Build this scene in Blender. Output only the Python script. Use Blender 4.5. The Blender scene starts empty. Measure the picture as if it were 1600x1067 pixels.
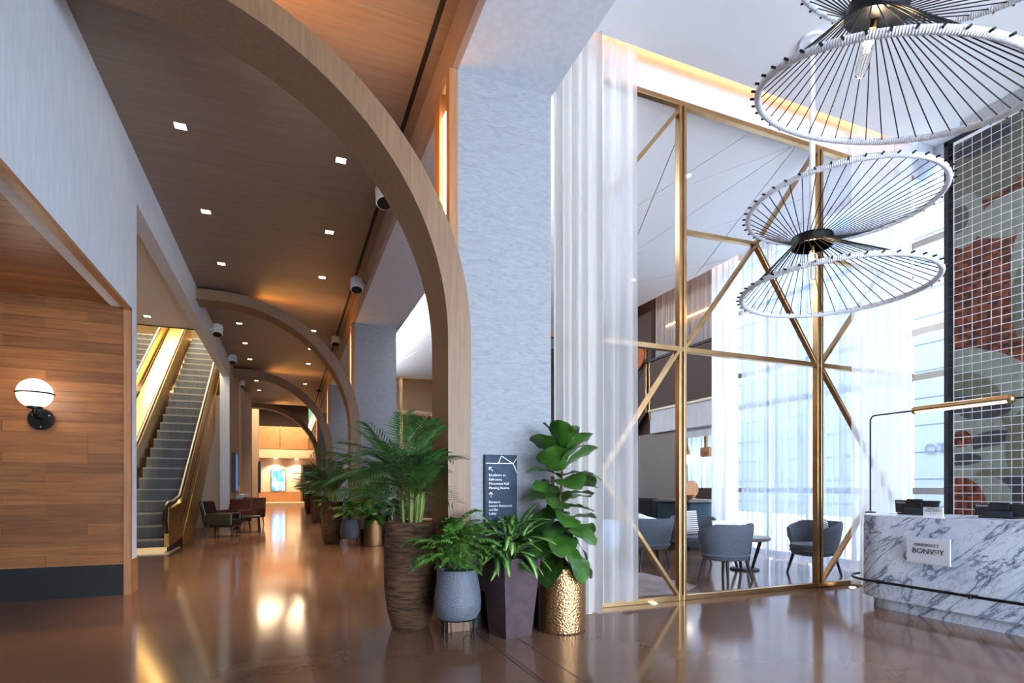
import bpy, bmesh, math, random
from mathutils import Vector, Matrix, Euler
random.seed(7)
PI = math.pi
C = bpy.context.scene.collection
sc = bpy.context.scene

# ------------------------------------------------------------------ camera, world, large lights, exposure
FPX, CX, HY, EYE = 863.0, 800.0, 762.0, 1.30          # focal length, centre, horizon row (photo pixels), eye height (m)
YAW = math.atan((800 - 450.5) / FPX)
cam = bpy.data.cameras.new('camera'); camo = bpy.data.objects.new('camera', cam); C.objects.link(camo)
camo.location = (0, 0, EYE); camo.rotation_euler = (PI/2, 0, -YAW)
cam.sensor_width = 36; cam.lens = FPX/1600*36; cam.shift_y = (HY-533.5)/1600; cam.clip_end = 300
sc.camera = camo

w = bpy.data.worlds.new('sky'); sc.world = w; w.use_nodes = True
bgn = w.node_tree.nodes['Background']
bgn.inputs[0].default_value = (0.70, 0.84, 1.0, 1); bgn.inputs[1].default_value = 10.0

def area_light(name, loc, rot, sx, sy, power, col, portal=False):
    l = bpy.data.lights.new(name, 'AREA'); l.shape = 'RECTANGLE'; l.size = sx; l.size_y = sy
    l.energy = power; l.color = col; l.cycles.is_portal = portal
    o = bpy.data.objects.new(name, l); C.objects.link(o); o.location = loc; o.rotation_euler = rot
    return o
# daylight portals in the real openings: street windows and the glazed entrance behind the camera
area_light('window_daylight', (8.99, 8.4, 3.0), (0, PI/2, 0), 6.0, 7.4, 1, (1,1,1), True)
area_light('entrance_daylight', (4.4, -6.95, 2.2), (PI/2, 0, PI), 7.6, 4.4, 1, (1,1,1), True)

vs = sc.view_settings
vs.view_transform = 'Standard'; vs.look = 'None'; vs.gamma = 1; vs.use_curve_mapping = False; vs.exposure = 1.3

# ------------------------------------------------------------------ photo pixel -> place
def ray(x, y):
    u = (x-CX)/FPX; v = (HY-y)/FPX
    return (math.sin(YAW)+u*math.cos(YAW), math.cos(YAW)-u*math.sin(YAW), v)
def G(x, y, z=0.0):
    d = ray(x, y); t = (z-EYE)/d[2]; return Vector((t*d[0], t*d[1], z))
def PX(x, y, X):
    d = ray(x, y); t = X/d[0]; return Vector((X, t*d[1], EYE+t*d[2]))
def PY(x, y, Y):
    d = ray(x, y); t = Y/d[1]; return Vector((t*d[0], Y, EYE+t*d[2]))

# ------------------------------------------------------------------ materials
def nt(name):
    m = bpy.data.materials.new(name); m.use_nodes = True
    n = m.node_tree.nodes; l = m.node_tree.links
    return m, n, l, n['Principled BSDF']
def lin(c):
    c = c.lstrip('#'); r = []
    for i in (0, 2, 4):
        v = int(c[i:i+2], 16)/255; r.append(v/12.92 if v <= .04045 else ((v+.055)/1.055)**2.4)
    return (*r, 1)
def col4(c): return lin(c) if isinstance(c, str) else (*c, 1)[:4]
def coords(n, l, scale=(1,1,1), kind='Object', rot=(0,0,0)):
    t = n.new('ShaderNodeTexCoord'); mp = n.new('ShaderNodeMapping')
    mp.inputs['Scale'].default_value = scale; mp.inputs['Rotation'].default_value = rot
    if kind == 'World':
        g = n.new('ShaderNodeNewGeometry'); l.new(g.outputs['Position'], mp.inputs[0])
    else: l.new(t.outputs[kind], mp.inputs[0])
    return mp.outputs[0]
def noise(n, l, vec, scale=5, detail=4, rough=.55, dist=0):
    t = n.new('ShaderNodeTexNoise'); l.new(vec, t.inputs['Vector'])
    t.inputs['Scale'].default_value = scale; t.inputs['Detail'].default_value = detail
    t.inputs['Roughness'].default_value = rough; t.inputs['Distortion'].default_value = dist
    return t.outputs['Fac']
def ramp(n, l, fac, stops):
    r = n.new('ShaderNodeValToRGB'); l.new(fac, r.inputs[0]); e = r.color_ramp.elements
    while len(e) < len(stops): e.new(.5)
    for k, (p, c) in enumerate(stops): e[k].position = p; e[k].color = col4(c)
    return r.outputs[0]
def bump(n, l, h, b, strength=.3, dist=.01):
    k = n.new('ShaderNodeBump'); k.inputs['Strength'].default_value = strength; k.inputs['Distance'].default_value = dist
    l.new(h, k.inputs['Height']); l.new(k.outputs[0], b.inputs['Normal'])
def plain(name, c, rough=.5, metal=0, spec=.5):
    m, n, l, b = nt(name); b.inputs['Base Color'].default_value = col4(c)
    b.inputs['Roughness'].default_value = rough; b.inputs['Metallic'].default_value = metal
    b.inputs['Specular IOR Level'].default_value = spec; return m
def noisy(name, c1, c2, scale=(1,1,1), nscale=4, rough=.5, metal=0, bmp=0, bd=.005, kind='Object', detail=5, lo=.35, hi=.65, dist=0, spec=.5):
    m, n, l, b = nt(name); v = coords(n, l, scale, kind); f = noise(n, l, v, nscale, detail, dist=dist)
    l.new(ramp(n, l, f, [(lo, c1), (hi, c2)]), b.inputs['Base Color'])
    b.inputs['Roughness'].default_value = rough; b.inputs['Metallic'].default_value = metal
    b.inputs['Specular IOR Level'].default_value = spec
    if bmp: bump(n, l, f, b, bmp, bd)
    return m
def glow(name, c, s):
    m, n, l, b = nt(name); b.inputs['Base Color'].default_value = col4(c)
    b.inputs['Emission Color'].default_value = col4(c); b.inputs['Emission Strength'].default_value = s; return m
def wood(name, dark, light, along='X', rough=.45, per_object=True, gs=1.0):
    """straight grained timber; each plank shifts in tone"""
    m, n, l, b = nt(name)
    s = {'X': (1.2, 22, 22), 'Y': (22, 1.2, 22), 'Z': (22, 22, 1.2)}[along]
    v = coords(n, l, tuple(k*gs for k in s), 'World')
    f = noise(n, l, v, 1.6, 6, .6, .6)
    cr = ramp(n, l, f, [(.28, dark), (.72, light)])
    if per_object:
        oi = n.new('ShaderNodeObjectInfo'); hs = n.new('ShaderNodeHueSaturation')
        mr = n.new('ShaderNodeMapRange'); mr.inputs[3].default_value = .72; mr.inputs[4].default_value = 1.2
        l.new(oi.outputs['Random'], mr.inputs[0]); l.new(mr.outputs[0], hs.inputs['Value'])
        l.new(cr, hs.inputs['Color']); cr = hs.outputs[0]
    l.new(cr, b.inputs['Base Color']); b.inputs['Roughness'].default_value = rough
    bump(n, l, f, b, .12, .004); return m

M = {}
# polished concrete
def floor_mat():
    m, n, l, b = nt('polished_concrete'); v = coords(n, l, (1,1,1), 'World')
    f1 = noise(n, l, v, .55, 5, .6, .4); f2 = noise(n, l, v, 34, 3, .7)
    a = ramp(n, l, f1, [(.3, '#644939'), (.5, '#715341'), (.7, '#7b5e4c')])
    bb = ramp(n, l, f2, [(.3, '#b8b2aa'), (.7, '#ffffff')])
    mx = n.new('ShaderNodeMix'); mx.data_type = 'RGBA'; mx.blend_type = 'MULTIPLY'; mx.inputs[0].default_value = .12
    l.new(a, mx.inputs[6]); l.new(bb, mx.inputs[7]); l.new(mx.outputs[2], b.inputs['Base Color'])
    r = n.new('ShaderNodeMapRange'); r.inputs[3].default_value = .07; r.inputs[4].default_value = .16
    l.new(f1, r.inputs[0]); l.new(r.outputs[0], b.inputs['Roughness'])
    b.inputs['Specular IOR Level'].default_value = .5; b.inputs['IOR'].default_value = 1.5
    return m
M['floor'] = floor_mat()
M['white'] = noisy('white_paint', '#cfd4dc', '#d9dee6', (3,3,.5), 6, .55, bmp=.03)
M['ceiling'] = plain('ceiling_white', '#e6e6e8', .7)
M['plaster'] = noisy('woven_wallpaper', '#7d7e84', '#929398', (2.4, 2.4, 9), 2.6, .7, bmp=.10, bd=.003, kind='World', dist=2.2, lo=.25, hi=.6, detail=9)
M['ceil_wood'] = wood('ceiling_veneer', '#7c685a', '#8f7b6d', 'X', .5, False, .5)
M['arch_face'] = wood('pale_oak', '#74553b', '#89684b', 'Z', .5, False)
M['trim_oak'] = wood('trim_oak', '#9d8474', '#b09788', 'Y', .5, False)
M['plank'] = wood('niche_plank', '#6f3f1e', '#986235', 'X', .42)
M['oak_edge'] = wood('oak_edge', '#8f5f3b', '#b07a4e', 'Z', .45, False)
M['black_base'] = plain('black_panel', '#101213', .45)
M['black'] = plain('black_metal', '#141516', .35, .6)
M['slot'] = plain('black_slot', '#060606', .7)
M['brass'] = noisy('brushed_brass', '#a9855a', '#b99a70', (1,1,1), 3, .3, 1, kind='World')
M['gold'] = noisy('escalator_gold', '#c59a48', '#e3bd70', (6,6,1), 2, .33, 1, kind='World')
M['handrail'] = plain('handrail_rubber', '#17120f', .4)
M['step'] = noisy('step_metal', '#4c5054', '#666a6e', (60,1,1), 2, .38, .7, kind='World')
M['nosing'] = plain('step_nosing', '#8f8d88', .4, .5)
M['steel'] = plain('brushed_steel', '#b9b2a4', .35, .9)
M['sheer_grey'] = None
def sheer(name, c, alpha, trans=.75):
    m, n, l, b = nt(name); n.remove(b); out = n['Material Output']
    d = n.new('ShaderNodeBsdfDiffuse'); t = n.new('ShaderNodeBsdfTranslucent'); tr = n.new('ShaderNodeBsdfTransparent')
    d.inputs[0].default_value = col4(c); t.inputs[0].default_value = col4(c)
    a = n.new('ShaderNodeMixShader'); a.inputs[0].default_value = trans; l.new(d.outputs[0], a.inputs[1]); l.new(t.outputs[0], a.inputs[2])
    k = n.new('ShaderNodeMixShader'); v = coords(n, l, (1,1,1), 'Object')
    lw = n.new('ShaderNodeLayerWeight'); lw.inputs[0].default_value = .35
    mr = n.new('ShaderNodeMapRange'); mr.inputs[3].default_value = alpha; mr.inputs[4].default_value = min(1, alpha+.4)
    l.new(lw.outputs['Facing'], mr.inputs[0]); l.new(mr.outputs[0], k.inputs[0])
    l.new(tr.outputs[0], k.inputs[1]); l.new(a.outputs[0], k.inputs[2]); l.new(k.outputs[0], out.inputs[0]); return m
M['sheer'] = sheer('sheer_voile', '#f4f3f4', .55, .65)
M['drape'] = sheer('white_drape', '#e0dcd9', .9, .5)
M['win_sheer'] = sheer('window_voile', '#bcc4d2', .42, .7)
def pane_mat():
    m, n, l, b = nt('window_glass'); n.remove(b); out = n['Material Output']
    g = n.new('ShaderNodeBsdfGlossy'); g.inputs['Roughness'].default_value = .02; t = n.new('ShaderNodeBsdfTransparent')
    k = n.new('ShaderNodeMixShader'); k.inputs[0].default_value = .06
    l.new(t.outputs[0], k.inputs[1]); l.new(g.outputs[0], k.inputs[2]); l.new(k.outputs[0], out.inputs[0]); return m
M['glass'] = pane_mat()
def clear_glass():
    m, n, l, b = nt('bulb_glass'); b.inputs['Base Color'].default_value = (1,.97,.9,1); b.inputs['Roughness'].default_value = .02
    b.inputs['Transmission Weight'].default_value = 1; b.inputs['IOR'].default_value = 1.2; return m
M['bulb_glass'] = clear_glass()
def marble():
    m, n, l, b = nt('white_marble')
    def vein(rot, sc_, ns, wd, dk, dist):
        v0 = coords(n, l, (1,1,1), 'World', (rot,0,0)); mp = n.new('ShaderNodeMapping'); mp.inputs['Scale'].default_value = sc_; l.new(v0, mp.inputs[0])
        f = noise(n, l, mp.outputs[0], ns, 8, .6, dist)
        d = n.new('ShaderNodeMath'); d.operation = 'SUBTRACT'; d.inputs[1].default_value = .5; l.new(f, d.inputs[0])
        a = n.new('ShaderNodeMath'); a.operation = 'ABSOLUTE'; l.new(d.outputs[0], a.inputs[0])
        return ramp(n, l, a.outputs[0], [(0, dk), (wd, '#c9cedb'), (wd*2.6, '#ffffff')])
    def mul(a, c, f=1):
        mx = n.new('ShaderNodeMix'); mx.data_type = 'RGBA'; mx.blend_type = 'MULTIPLY'; mx.inputs[0].default_value = f
        l.new(a, mx.inputs[6]); l.new(c, mx.inputs[7]); return mx.outputs[2]
    v = coords(n, l, (1,1,1), 'World', (.6,0,0)); f = noise(n, l, v, 2.4, 6, .6, .8)
    base = ramp(n, l, f, [(.3, '#b6becf'), (.5, '#d4dbe8'), (.7, '#e0e5ee')])
    c = mul(base, vein(.73, (1,.8,2.9), 1.5, .014, '#6d768a', .9)); c = mul(c, vein(.85, (1.3,1.5,5), 2.0, .009, '#8a92a5', 1.2), .6)
    l.new(c, b.inputs['Base Color']); b.inputs['Roughness'].default_value = .25; return m
M['marble'] = marble()
M['leaf'] = noisy('glossy_leaf', '#294d15', '#47742a', (1,1,1), 7, .35, kind='Object', spec=.5)
M['leaf_dark'] = noisy('palm_leaf', '#20421a', '#41692b', (1,1,1), 5, .42)
M['leaf_bright'] = noisy('lobed_leaf', '#335a1c', '#63913a', (1,1,1), 6, .38)
M['stalk'] = noisy('palm_stalk', '#58702a', '#98a04a', (8,8,1), 3, .5)
M['bark'] = noisy('thin_bark', '#4a3826', '#6d543a', (10,10,3), 3, .8)
M['soil'] = noisy('moss_soil', '#1f2a14', '#33431f', (1,1,1), 30, .95, bmp=.6, bd=.02)
def varieg():
    m, n, l, b = nt('variegated_leaf'); t = n.new('ShaderNodeTexCoord'); sp = n.new('ShaderNodeSeparateXYZ'); l.new(t.outputs['Object'], sp.inputs[0])
    ab = n.new('ShaderNodeMath'); ab.operation = 'ABSOLUTE'; l.new(sp.outputs[0], ab.inputs[0])
    mp = coords(n, l, (40, 14, 1)); f = noise(n, l, mp, 1.6, 4, .7)
    s = n.new('ShaderNodeMath'); s.operation = 'MULTIPLY_ADD'; s.inputs[1].default_value = 16; l.new(ab.outputs[0], s.inputs[0]); l.new(f, s.inputs[2])
    l.new(ramp(n, l, s.outputs[0], [(.5, '#a9bd78'), (.68, '#4f7f35'), (.95, '#1c4a1a')]), b.inputs['Base Color'])
    b.inputs['Roughness'].default_value = .38; return m
M['leaf_var'] = varieg()
def ringed(name, c1, c2, sz, bmp, rough, metal=0):
    m, n, l, b = nt(name); v = coords(n, l, (3, 3, sz)); f = noise(n, l, v, 2.2, 6, .65, .5)
    l.new(ramp(n, l, f, [(.36, c1), (.68, c2)]), b.inputs['Base Color']); b.inputs['Roughness'].default_value = rough
    b.inputs['Metallic'].default_value = metal; bump(n, l, f, b, bmp, .03); return m
M['basket'] = ringed('woven_bark', '#22150f', '#7d5636', 26, .8, .75)
M['speckle'] = noisy('dimpled_ceramic', '#5d6570', '#818995', (1,1,1), 9, .55)
def dimple(name, base, metal, rough, sc_, strength, dist):
    m, n, l, b = nt(name); v = coords(n, l, (1,1,1))
    vo = n.new('ShaderNodeTexVoronoi'); l.new(v, vo.inputs[0]); vo.inputs['Scale'].default_value = sc_
    b.inputs['Base Color'].default_value = col4(base); b.inputs['Metallic'].default_value = metal; b.inputs['Roughness'].default_value = rough
    bump(n, l, vo.outputs['Distance'], b, strength, dist); return m
M['speckle'] = dimple('dimpled_ceramic', '#5b606a', 0, .5, 70, .7, .006)
M['hammered'] = dimple('hammered_gold', '#b88e62', 1, .36, 60, .8, .006)
M['plum'] = noisy('plum_metal', '#43343a', '#554449', (2,2,2), 4, .45, .15)
M['felt'] = noisy('grey_felt', '#4a505a', '#5a606b', (1,1,1), 60, .9, bmp=.15)
M['felt_blue'] = noisy('blue_felt', '#7f93ad', '#94a8c0', (1,1,1), 50, .9, bmp=.15)
M['chair_leg'] = plain('dark_stained_leg', '#191a1d', .5)
M['cushion_white'] = plain('white_linen', '#d7d5d6', .9)
def stripes():
    m, n, l, b = nt('striped_linen'); v = coords(n, l, (1,1,1)); wv = n.new('ShaderNodeTexWave'); wv.bands_direction = 'Z'
    l.new(v, wv.inputs[0]); wv.inputs['Scale'].default_value = 9; wv.inputs['Distortion'].default_value = .3
    l.new(ramp(n, l, wv.outputs['Fac'], [(.55, '#e4e0da'), (.72, '#4c4c50')]), b.inputs['Base Color']); b.inputs['Roughness'].default_value = .9; return m
M['stripes'] = stripes()
M['leather'] = plain('black_leather', '#1b1715', .33)
M['leather_red'] = noisy('oxblood_fabric', '#2a1310', '#56231b', (1,1,1), 6, .6)
M['teal'] = noisy('teal_velvet', '#0f2a36', '#1d4254', (2,2,2), 4, .55)
M['navy'] = noisy('navy_fabric', '#15181f', '#22262f', (1,1,1), 30, .85)
M['tabletop'] = plain('grey_wood_top', '#6e6a66', .5)
M['rug'] = noisy('mauve_rug', '#6f625f', '#8d807e', (1,1,1), 3, .95)
M['led_warm'] = glow('warm_led', '#fff0d2', 5)
M['led_line'] = glow('cove_led', '#ffc38e', 3.2)
M['led_cove'] = glow('cove_led_warm', '#ffac66', 9)
M['led_arch'] = glow('arch_led', '#ffae42', 15)
M['globe'] = glow('opal_globe', '#fff3e2', 2.5)
M['tube'] = glow('linear_tube', '#ffe3b4', 3)
M['filament'] = glow('filament', '#ffca7a', 60)
M['down'] = glow('downlight_lens', '#fff0d6', 7)
M['rope'] = None
def rope():
    m, n, l, b = nt('white_rope'); t = n.new('ShaderNodeTexCoord'); sp = n.new('ShaderNodeSeparateXYZ'); l.new(t.outputs['Object'], sp.inputs[0])
    at = n.new('ShaderNodeMath'); at.operation = 'ARCTAN2'; l.new(sp.outputs[1], at.inputs[0]); l.new(sp.outputs[0], at.inputs[1])
    mu = n.new('ShaderNodeMath'); mu.operation = 'MULTIPLY'; mu.inputs[1].default_value = 330; l.new(at.outputs[0], mu.inputs[0])
    si = n.new('ShaderNodeMath'); si.operation = 'SINE'; l.new(mu.outputs[0], si.inputs[0])
    b.inputs['Base Color'].default_value = lin('#d9d9de'); b.inputs['Roughness'].default_value = .8
    bump(n, l, si.outputs[0], b, .5, .006); return m
M['rope'] = rope()
M['letters'] = plain('dark_letters', '#1b1e2b', .5)
M['letters_white'] = plain('white_letters', '#e8edf2', .5)
M['letters_red'] = plain('coral_letters', '#c06a58', .5)
M['sign'] = noisy('slate_sign', '#2c3643', '#3d4b5c', (1,1,1), 2, .6, spec=.15)
M['sign_white'] = plain('white_acrylic', '#e9e9ee', .25)
M['plaque'] = plain('plaque_white', '#dcdee8', .3)
M['monitor'] = plain('monitor_plastic', '#14171a', .4)
M['monitor_stand'] = plain('monitor_bluegrey', '#1d2a35', .35)
M['warm_wall'] = plain('warm_beige_wall', '#c7ad94', .7)
M['cream'] = plain('cream_wall', '#e6d5b0', .7)
M['brown_wall'] = plain('dark_brown_panel', '#4a3830', .6)
M['grey_wall'] = plain('grey_wall', '#8c8986', .8)
M['landing'] = plain('pale_landing', '#cdb694', .5)
M['facade'] = plain('pale_facade', '#525a64', .8)
M['facade_line'] = plain('facade_dark_joint', '#383f48', .8)  # darker grey of the facade joints and letters
M['pave'] = plain('pavement_grey', '#8b8e91', .9)

# ------------------------------------------------------------------ mesh helpers
class MB:
    def __init__(s): s.v = []; s.f = []
    def add(s, v, f):
        k = len(s.v); s.v += [tuple(p) for p in v]; s.f += [tuple(i+k for i in q) for q in f]; return s
    def box(s, a, b):
        (x0,y0,z0),(x1,y1,z1) = [(min(p,q)) for p,q in zip(a,b)], [(max(p,q)) for p,q in zip(a,b)]
        return s.add([(x0,y0,z0),(x1,y0,z0),(x1,y1,z0),(x0,y1,z0),(x0,y0,z1),(x1,y0,z1),(x1,y1,z1),(x0,y1,z1)],
                     [(0,3,2,1),(4,5,6,7),(0,1,5,4),(1,2,6,5),(2,3,7,6),(3,0,4,7)])
    def bar(s, p, q, w, d, up=(0,0,1)):
        """rectangular bar from p to q; w measured across, d along `up`-ish"""
        p, q = Vector(p), Vector(q); t = (q-p).normalized(); u = Vector(up); sd = t.cross(u)
        if sd.length < 1e-4: sd = t.cross(Vector((0,1,0)))
        sd.normalize(); u = sd.cross(t); V = []
        for o in (p, q):
            for a, b in ((-1,-1),(1,-1),(1,1),(-1,1)): V.append(o+sd*a*w/2+u*b*d/2)
        return s.add(V, [(0,3,2,1),(4,5,6,7),(0,1,5,4),(1,2,6,5),(2,3,7,6),(3,0,4,7)])
    def tube(s, pts, r, n=8, cap=True):
        pts = [Vector(p) for p in pts]; R = r if isinstance(r, (list, tuple)) else [r]*len(pts); V = []; F = []
        nrm = None
        for i, p in enumerate(pts):
            t = (pts[min(i+1,len(pts)-1)]-pts[max(i-1,0)]).normalized()
            if nrm is None:
                nrm = t.cross(Vector((0,0,1)))
                if nrm.length < 1e-3: nrm = t.cross(Vector((1,0,0)))
            nrm = (nrm - t*nrm.dot(t)).normalized(); b = t.cross(nrm)
            for k in range(n):
                a = 2*PI*k/n; V.append(p+(nrm*math.cos(a)+b*math.sin(a))*R[i])
        for i in range(len(pts)-1):
            for k in range(n): F.append((i*n+k, i*n+(k+1)%n, (i+1)*n+(k+1)%n, (i+1)*n+k))
        if cap: F.append(tuple(range(n))[::-1]); F.append(tuple(range((len(pts)-1)*n, len(pts)*n)))
        return s.add(V, F)
    def lathe(s, prof, n=32, sx=1, sy=1, o=(0,0,0)):
        V = []; F = []
        for r, z in prof:
            for k in range(n):
                a = 2*PI*k/n; V.append((o[0]+r*sx*math.cos(a), o[1]+r*sy*math.sin(a), o[2]+z))
        for i in range(len(prof)-1):
            for k in range(n): F.append((i*n+k, i*n+(k+1)%n, (i+1)*n+(k+1)%n, (i+1)*n+k))
        F.append(tuple(range(n))[::-1]); F.append(tuple(range((len(prof)-1)*n, len(prof)*n)))
        return s.add(V, F)
    def prism(s, poly, z0, z1):
        n = len(poly); V = [(x,y,z0) for x,y in poly]+[(x,y,z1) for x,y in poly]
        F = [tuple(range(n))[::-1], tuple(range(n,2*n))]+[(i,(i+1)%n,n+(i+1)%n,n+i) for i in range(n)]
        return s.add(V, F)
    def sphere(s, o, r, n=20, m=12, sx=1, sy=1, sz=1):
        return s.lathe([(max(1e-4, r*math.sin(PI*i/m)), -r*math.cos(PI*i/m)*sz) for i in range(m+1)], n, sx, sy, o)
    def torus(s, R, r, z=0, n=64, m=8, c=(0,0)):
        return s.tube([(c[0]+R*math.cos(2*PI*k/n), c[1]+R*math.sin(2*PI*k/n), z) for k in range(n+1)], r, m, False)
    def mesh(s, name, smooth=False):
        me = bpy.data.meshes.new(name); me.from_pydata(s.v, [], s.f); me.update()
        bm = bmesh.new(); bm.from_mesh(me); bmesh.ops.recalc_face_normals(bm, faces=bm.faces); bm.to_mesh(me); bm.free()
        if smooth:
            for p in me.polygons: p.use_smooth = True
            try: me.set_sharp_from_angle(angle=math.radians(40))
            except Exception: pass
        return me
    def build(s, name, mat, parent=None, smooth=False, bevel=0):
        o = bpy.data.objects.new(name, s.mesh(name, smooth)); C.objects.link(o)
        o.data.materials.append(M[mat] if isinstance(mat, str) else mat); o.parent = parent
        if bevel:
            md = o.modifiers.new('bevel', 'BEVEL'); md.width = bevel; md.segments = 2; md.limit_method = 'ANGLE'
        return o
def inst(name, me, mat, parent, loc=(0,0,0), rot=(0,0,0), sca=(1,1,1)):
    o = bpy.data.objects.new(name, me); C.objects.link(o); o.parent = parent
    o.location = loc; o.rotation_euler = rot; o.scale = sca if not isinstance(sca, (int, float)) else (sca,)*3
    if mat and not me.materials: me.materials.append(M[mat] if isinstance(mat, str) else mat)
    return o
def tag(o, label=None, cat=None, group=None, kind=None):
    for k, v in (('label', label), ('category', cat), ('group', group), ('kind', kind)):
        if v: o[k] = v
    return o
def thing(name, label, cat, loc=(0,0,0), rz=0, group=None):
    o = bpy.data.objects.new(name, None); o.empty_display_size = .1; C.objects.link(o)
    o.location = loc; o.rotation_euler = (0,0,rz); return tag(o, label, cat, group)
def struct(name, mb, mat, label, parent=None, smooth=False):
    o = mb.build(name, mat, parent, smooth)
    if parent is None: tag(o, label, None, None, 'structure')
    return o
def copy_tree(o, parent=None):
    c = o.copy(); C.objects.link(c); c.parent = parent
    for ch in list(o.children): copy_tree(ch, c)
    return c
def point_light(name, loc, power, colr, size=.05, parent=None):
    l = bpy.data.lights.new(name, 'POINT'); l.energy = power; l.color = colr; l.shadow_soft_size = size
    o = bpy.data.objects.new(name, l); C.objects.link(o); o.location = loc; o.parent = parent; return o
def spot_light(name, loc, power, colr, ang, parent=None, rot=(0,0,0), size=.06):
    l = bpy.data.lights.new(name, 'SPOT'); l.energy = power; l.color = colr; l.spot_size = ang; l.spot_blend = .6; l.shadow_soft_size = size
    o = bpy.data.objects.new(name, l); C.objects.link(o); o.location = loc; o.rotation_euler = rot; o.parent = parent; return o
def text(name, body, mat, parent, loc, rot, size, align='LEFT', extrude=.001, xs=1):
    c = bpy.data.curves.new(name, 'FONT'); c.body = body; c.size = size; c.align_x = align; c.extrude = extrude
    o = bpy.data.objects.new(name, c); C.objects.link(o); o.location = loc; o.rotation_euler = rot; o.parent = parent
    bpy.context.view_layer.update()
    me = bpy.data.meshes.new_from_object(o.evaluated_get(bpy.context.evaluated_depsgraph_get())); bpy.data.objects.remove(o); bpy.data.curves.remove(c)
    o = bpy.data.objects.new(name, me); C.objects.link(o); o.location = loc; o.rotation_euler = rot; o.parent = parent; o.scale = (xs, 1, 1)
    me.materials.clear(); me.materials.append(M[mat]); return o
WARM = (1, .72, .42); WARM2 = (1, .83, .62)

# ------------------------------------------------------------------ key sizes of the place (metres)
XL, XN = -1.79, -5.6            # corridor's left wall plane, niche depth
ZC = 5.53                       # corridor ceiling
XC0, XC1 = 1.376, 2.379         # column width
ZS = 5.12                       # beam soffit over the columns
ZL, ZG = 6.02, 5.78             # lobby ceiling, lounge ceiling
YS = 5.2                        # brass screen plane
BAY = 8.35
YA = [4.81+BAY*k for k in range(4)]
ARCH_D = .6
YEND = 46.0

# ================================================================== THE SETTING
fl = struct('floor', MB().box((-9,-7,-.1),(9.0,52,0)), 'floor', 'polished brown grey concrete floor')
for (x0,y0,x1,y1) in ((760,1001,840,1066),(766,1001,846,1066),(810,998,902,1066)):
    p = G(x0,y0); q = Vector((p.x, -2, 0)); MB().box((p.x-.004,-2,0),(p.x+.004,4.7,.0006)).build('floor_joint', 'slot', fl)
struct('sky_block_slab', MB().box((-9,-7,9.0),(9.1,52,9.2)), 'brown_wall', 'dark slab added over the hall to keep sky light out')  # added cover, closes the shell against leaking sky light
struct('wall_outer_left', MB().box((-9.2,-7,0),(-9,52,9)), 'cream', 'cream outer wall beyond the escalators')
struct('wall_far', MB().box((-9,YEND+4,0),(9,YEND+4.2,9)), 'brown_wall', 'dark wall at the far end beyond the balcony')
struct('wall_outer_right', MB().box((8.95,12.1,0),(9.1,52,9)).box((8.85,4.6,6.4),(9.1,12.1,9)), 'brown_wall', 'outer wall beyond the lounge')
struct('wall_entrance', MB().box((-9,-7.2,0),(-1.6,-7,9)).box((8.2,-7.2,0),(9,-7,9)).box((-1.6,-7.2,4.4),(8.2,-7,9)).box((-1.6,-7.2,0),(.6,-7,4.4)), 'white', 'white wall around the glazed entrance')

# --- left wall with niche, header and escalator opening
wl = MB()
wl.box((XL-.2,-7,3.5),(XL,8.31,ZC+.6)); wl.box((XL-.2,8.031,0),(XL,8.31,3.5)); wl.box((XL-.2,8.31,4.92),(XL,20.2,ZC+.6))
wl.box((XN-.2,-7,3.62),(XL-.2,8.31,3.8)); wl.box((XN-.2,-7,0),(XN,8.31,3.8))
struct('wall_left', wl, 'white', 'pale wall above the wood lined niche')
nb = struct('wall_niche', MB().box((XN,8.03,0),(XL-.2,8.31,3.62)).box((XL-.2,8.03,0),(XL-.03,8.0308,3.5)), 'oak_edge', 'back wall of the niche lined with oak planks')
nc = struct('ceiling_niche', MB().box((XN,-7,3.55),(XL-.2,8.03,3.62)), 'oak_edge', 'niche ceiling lined with oak planks')
ROW = .121
rr = random.Random(3)
plank_me = {}
def plank(parent, name, L, loc, horiz):
    key = (round(L,2), horiz)
    if key not in plank_me:
        mb = MB().box((0,-.014,.0015),(L,0.0,ROW-.0015)) if not horiz else MB().box((0,.0015,-.014),(L,ROW-.0015,0))
        plank_me[key] = mb.mesh(name); plank_me[key].materials.append(M['plank'])
    return inst(name, plank_me[key], None, parent, loc)
lens = [.8, 1.2, 1.6]
k = 0; z = .38
while z < 3.5:
    x = XL-.03
    while x > XN:
        L = rr.choice(lens)
        if x == XL-.03: L = rr.choice([.4,.8,1.2,1.6])
        L = min(L, x-XN); L = max(.1, round(L,1)); x2 = x-L
        if x2 < XN: break
        plank(nb, 'plank', L-.002, (x2, 8.03-rr.uniform(0,.003), z), False); x = x2
        if len(nb.children) > 295: break
    z += ROW
y = 8.0-ROW
while y > 1.0:
    x = XL-.2
    while x > XN:
        L = min(rr.choice(lens), round(x-XN,1))
        if L < .1: break
        x2 = x-L; plank(nc, 'plank', L-.002, (x2, y, 3.55-rr.uniform(0,.003)), True); x = x2
    y -= ROW
struct('baseboard_niche', MB().box((XN,7.985,0),(XL-.06,8.03,.37)), 'black_base', 'black recessed base panel of the niche wall')
struct('trim_1', MB().box((XL-.06,7.97,0),(XL+.012,8.03,3.5)).box((XL-.06,-7,3.46),(XL+.012,8.03,3.5)).box((XL-.02,8.0,0),(XL+.014,8.31,.42)), 'oak_edge', 'oak edge trim framing the niche')
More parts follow.
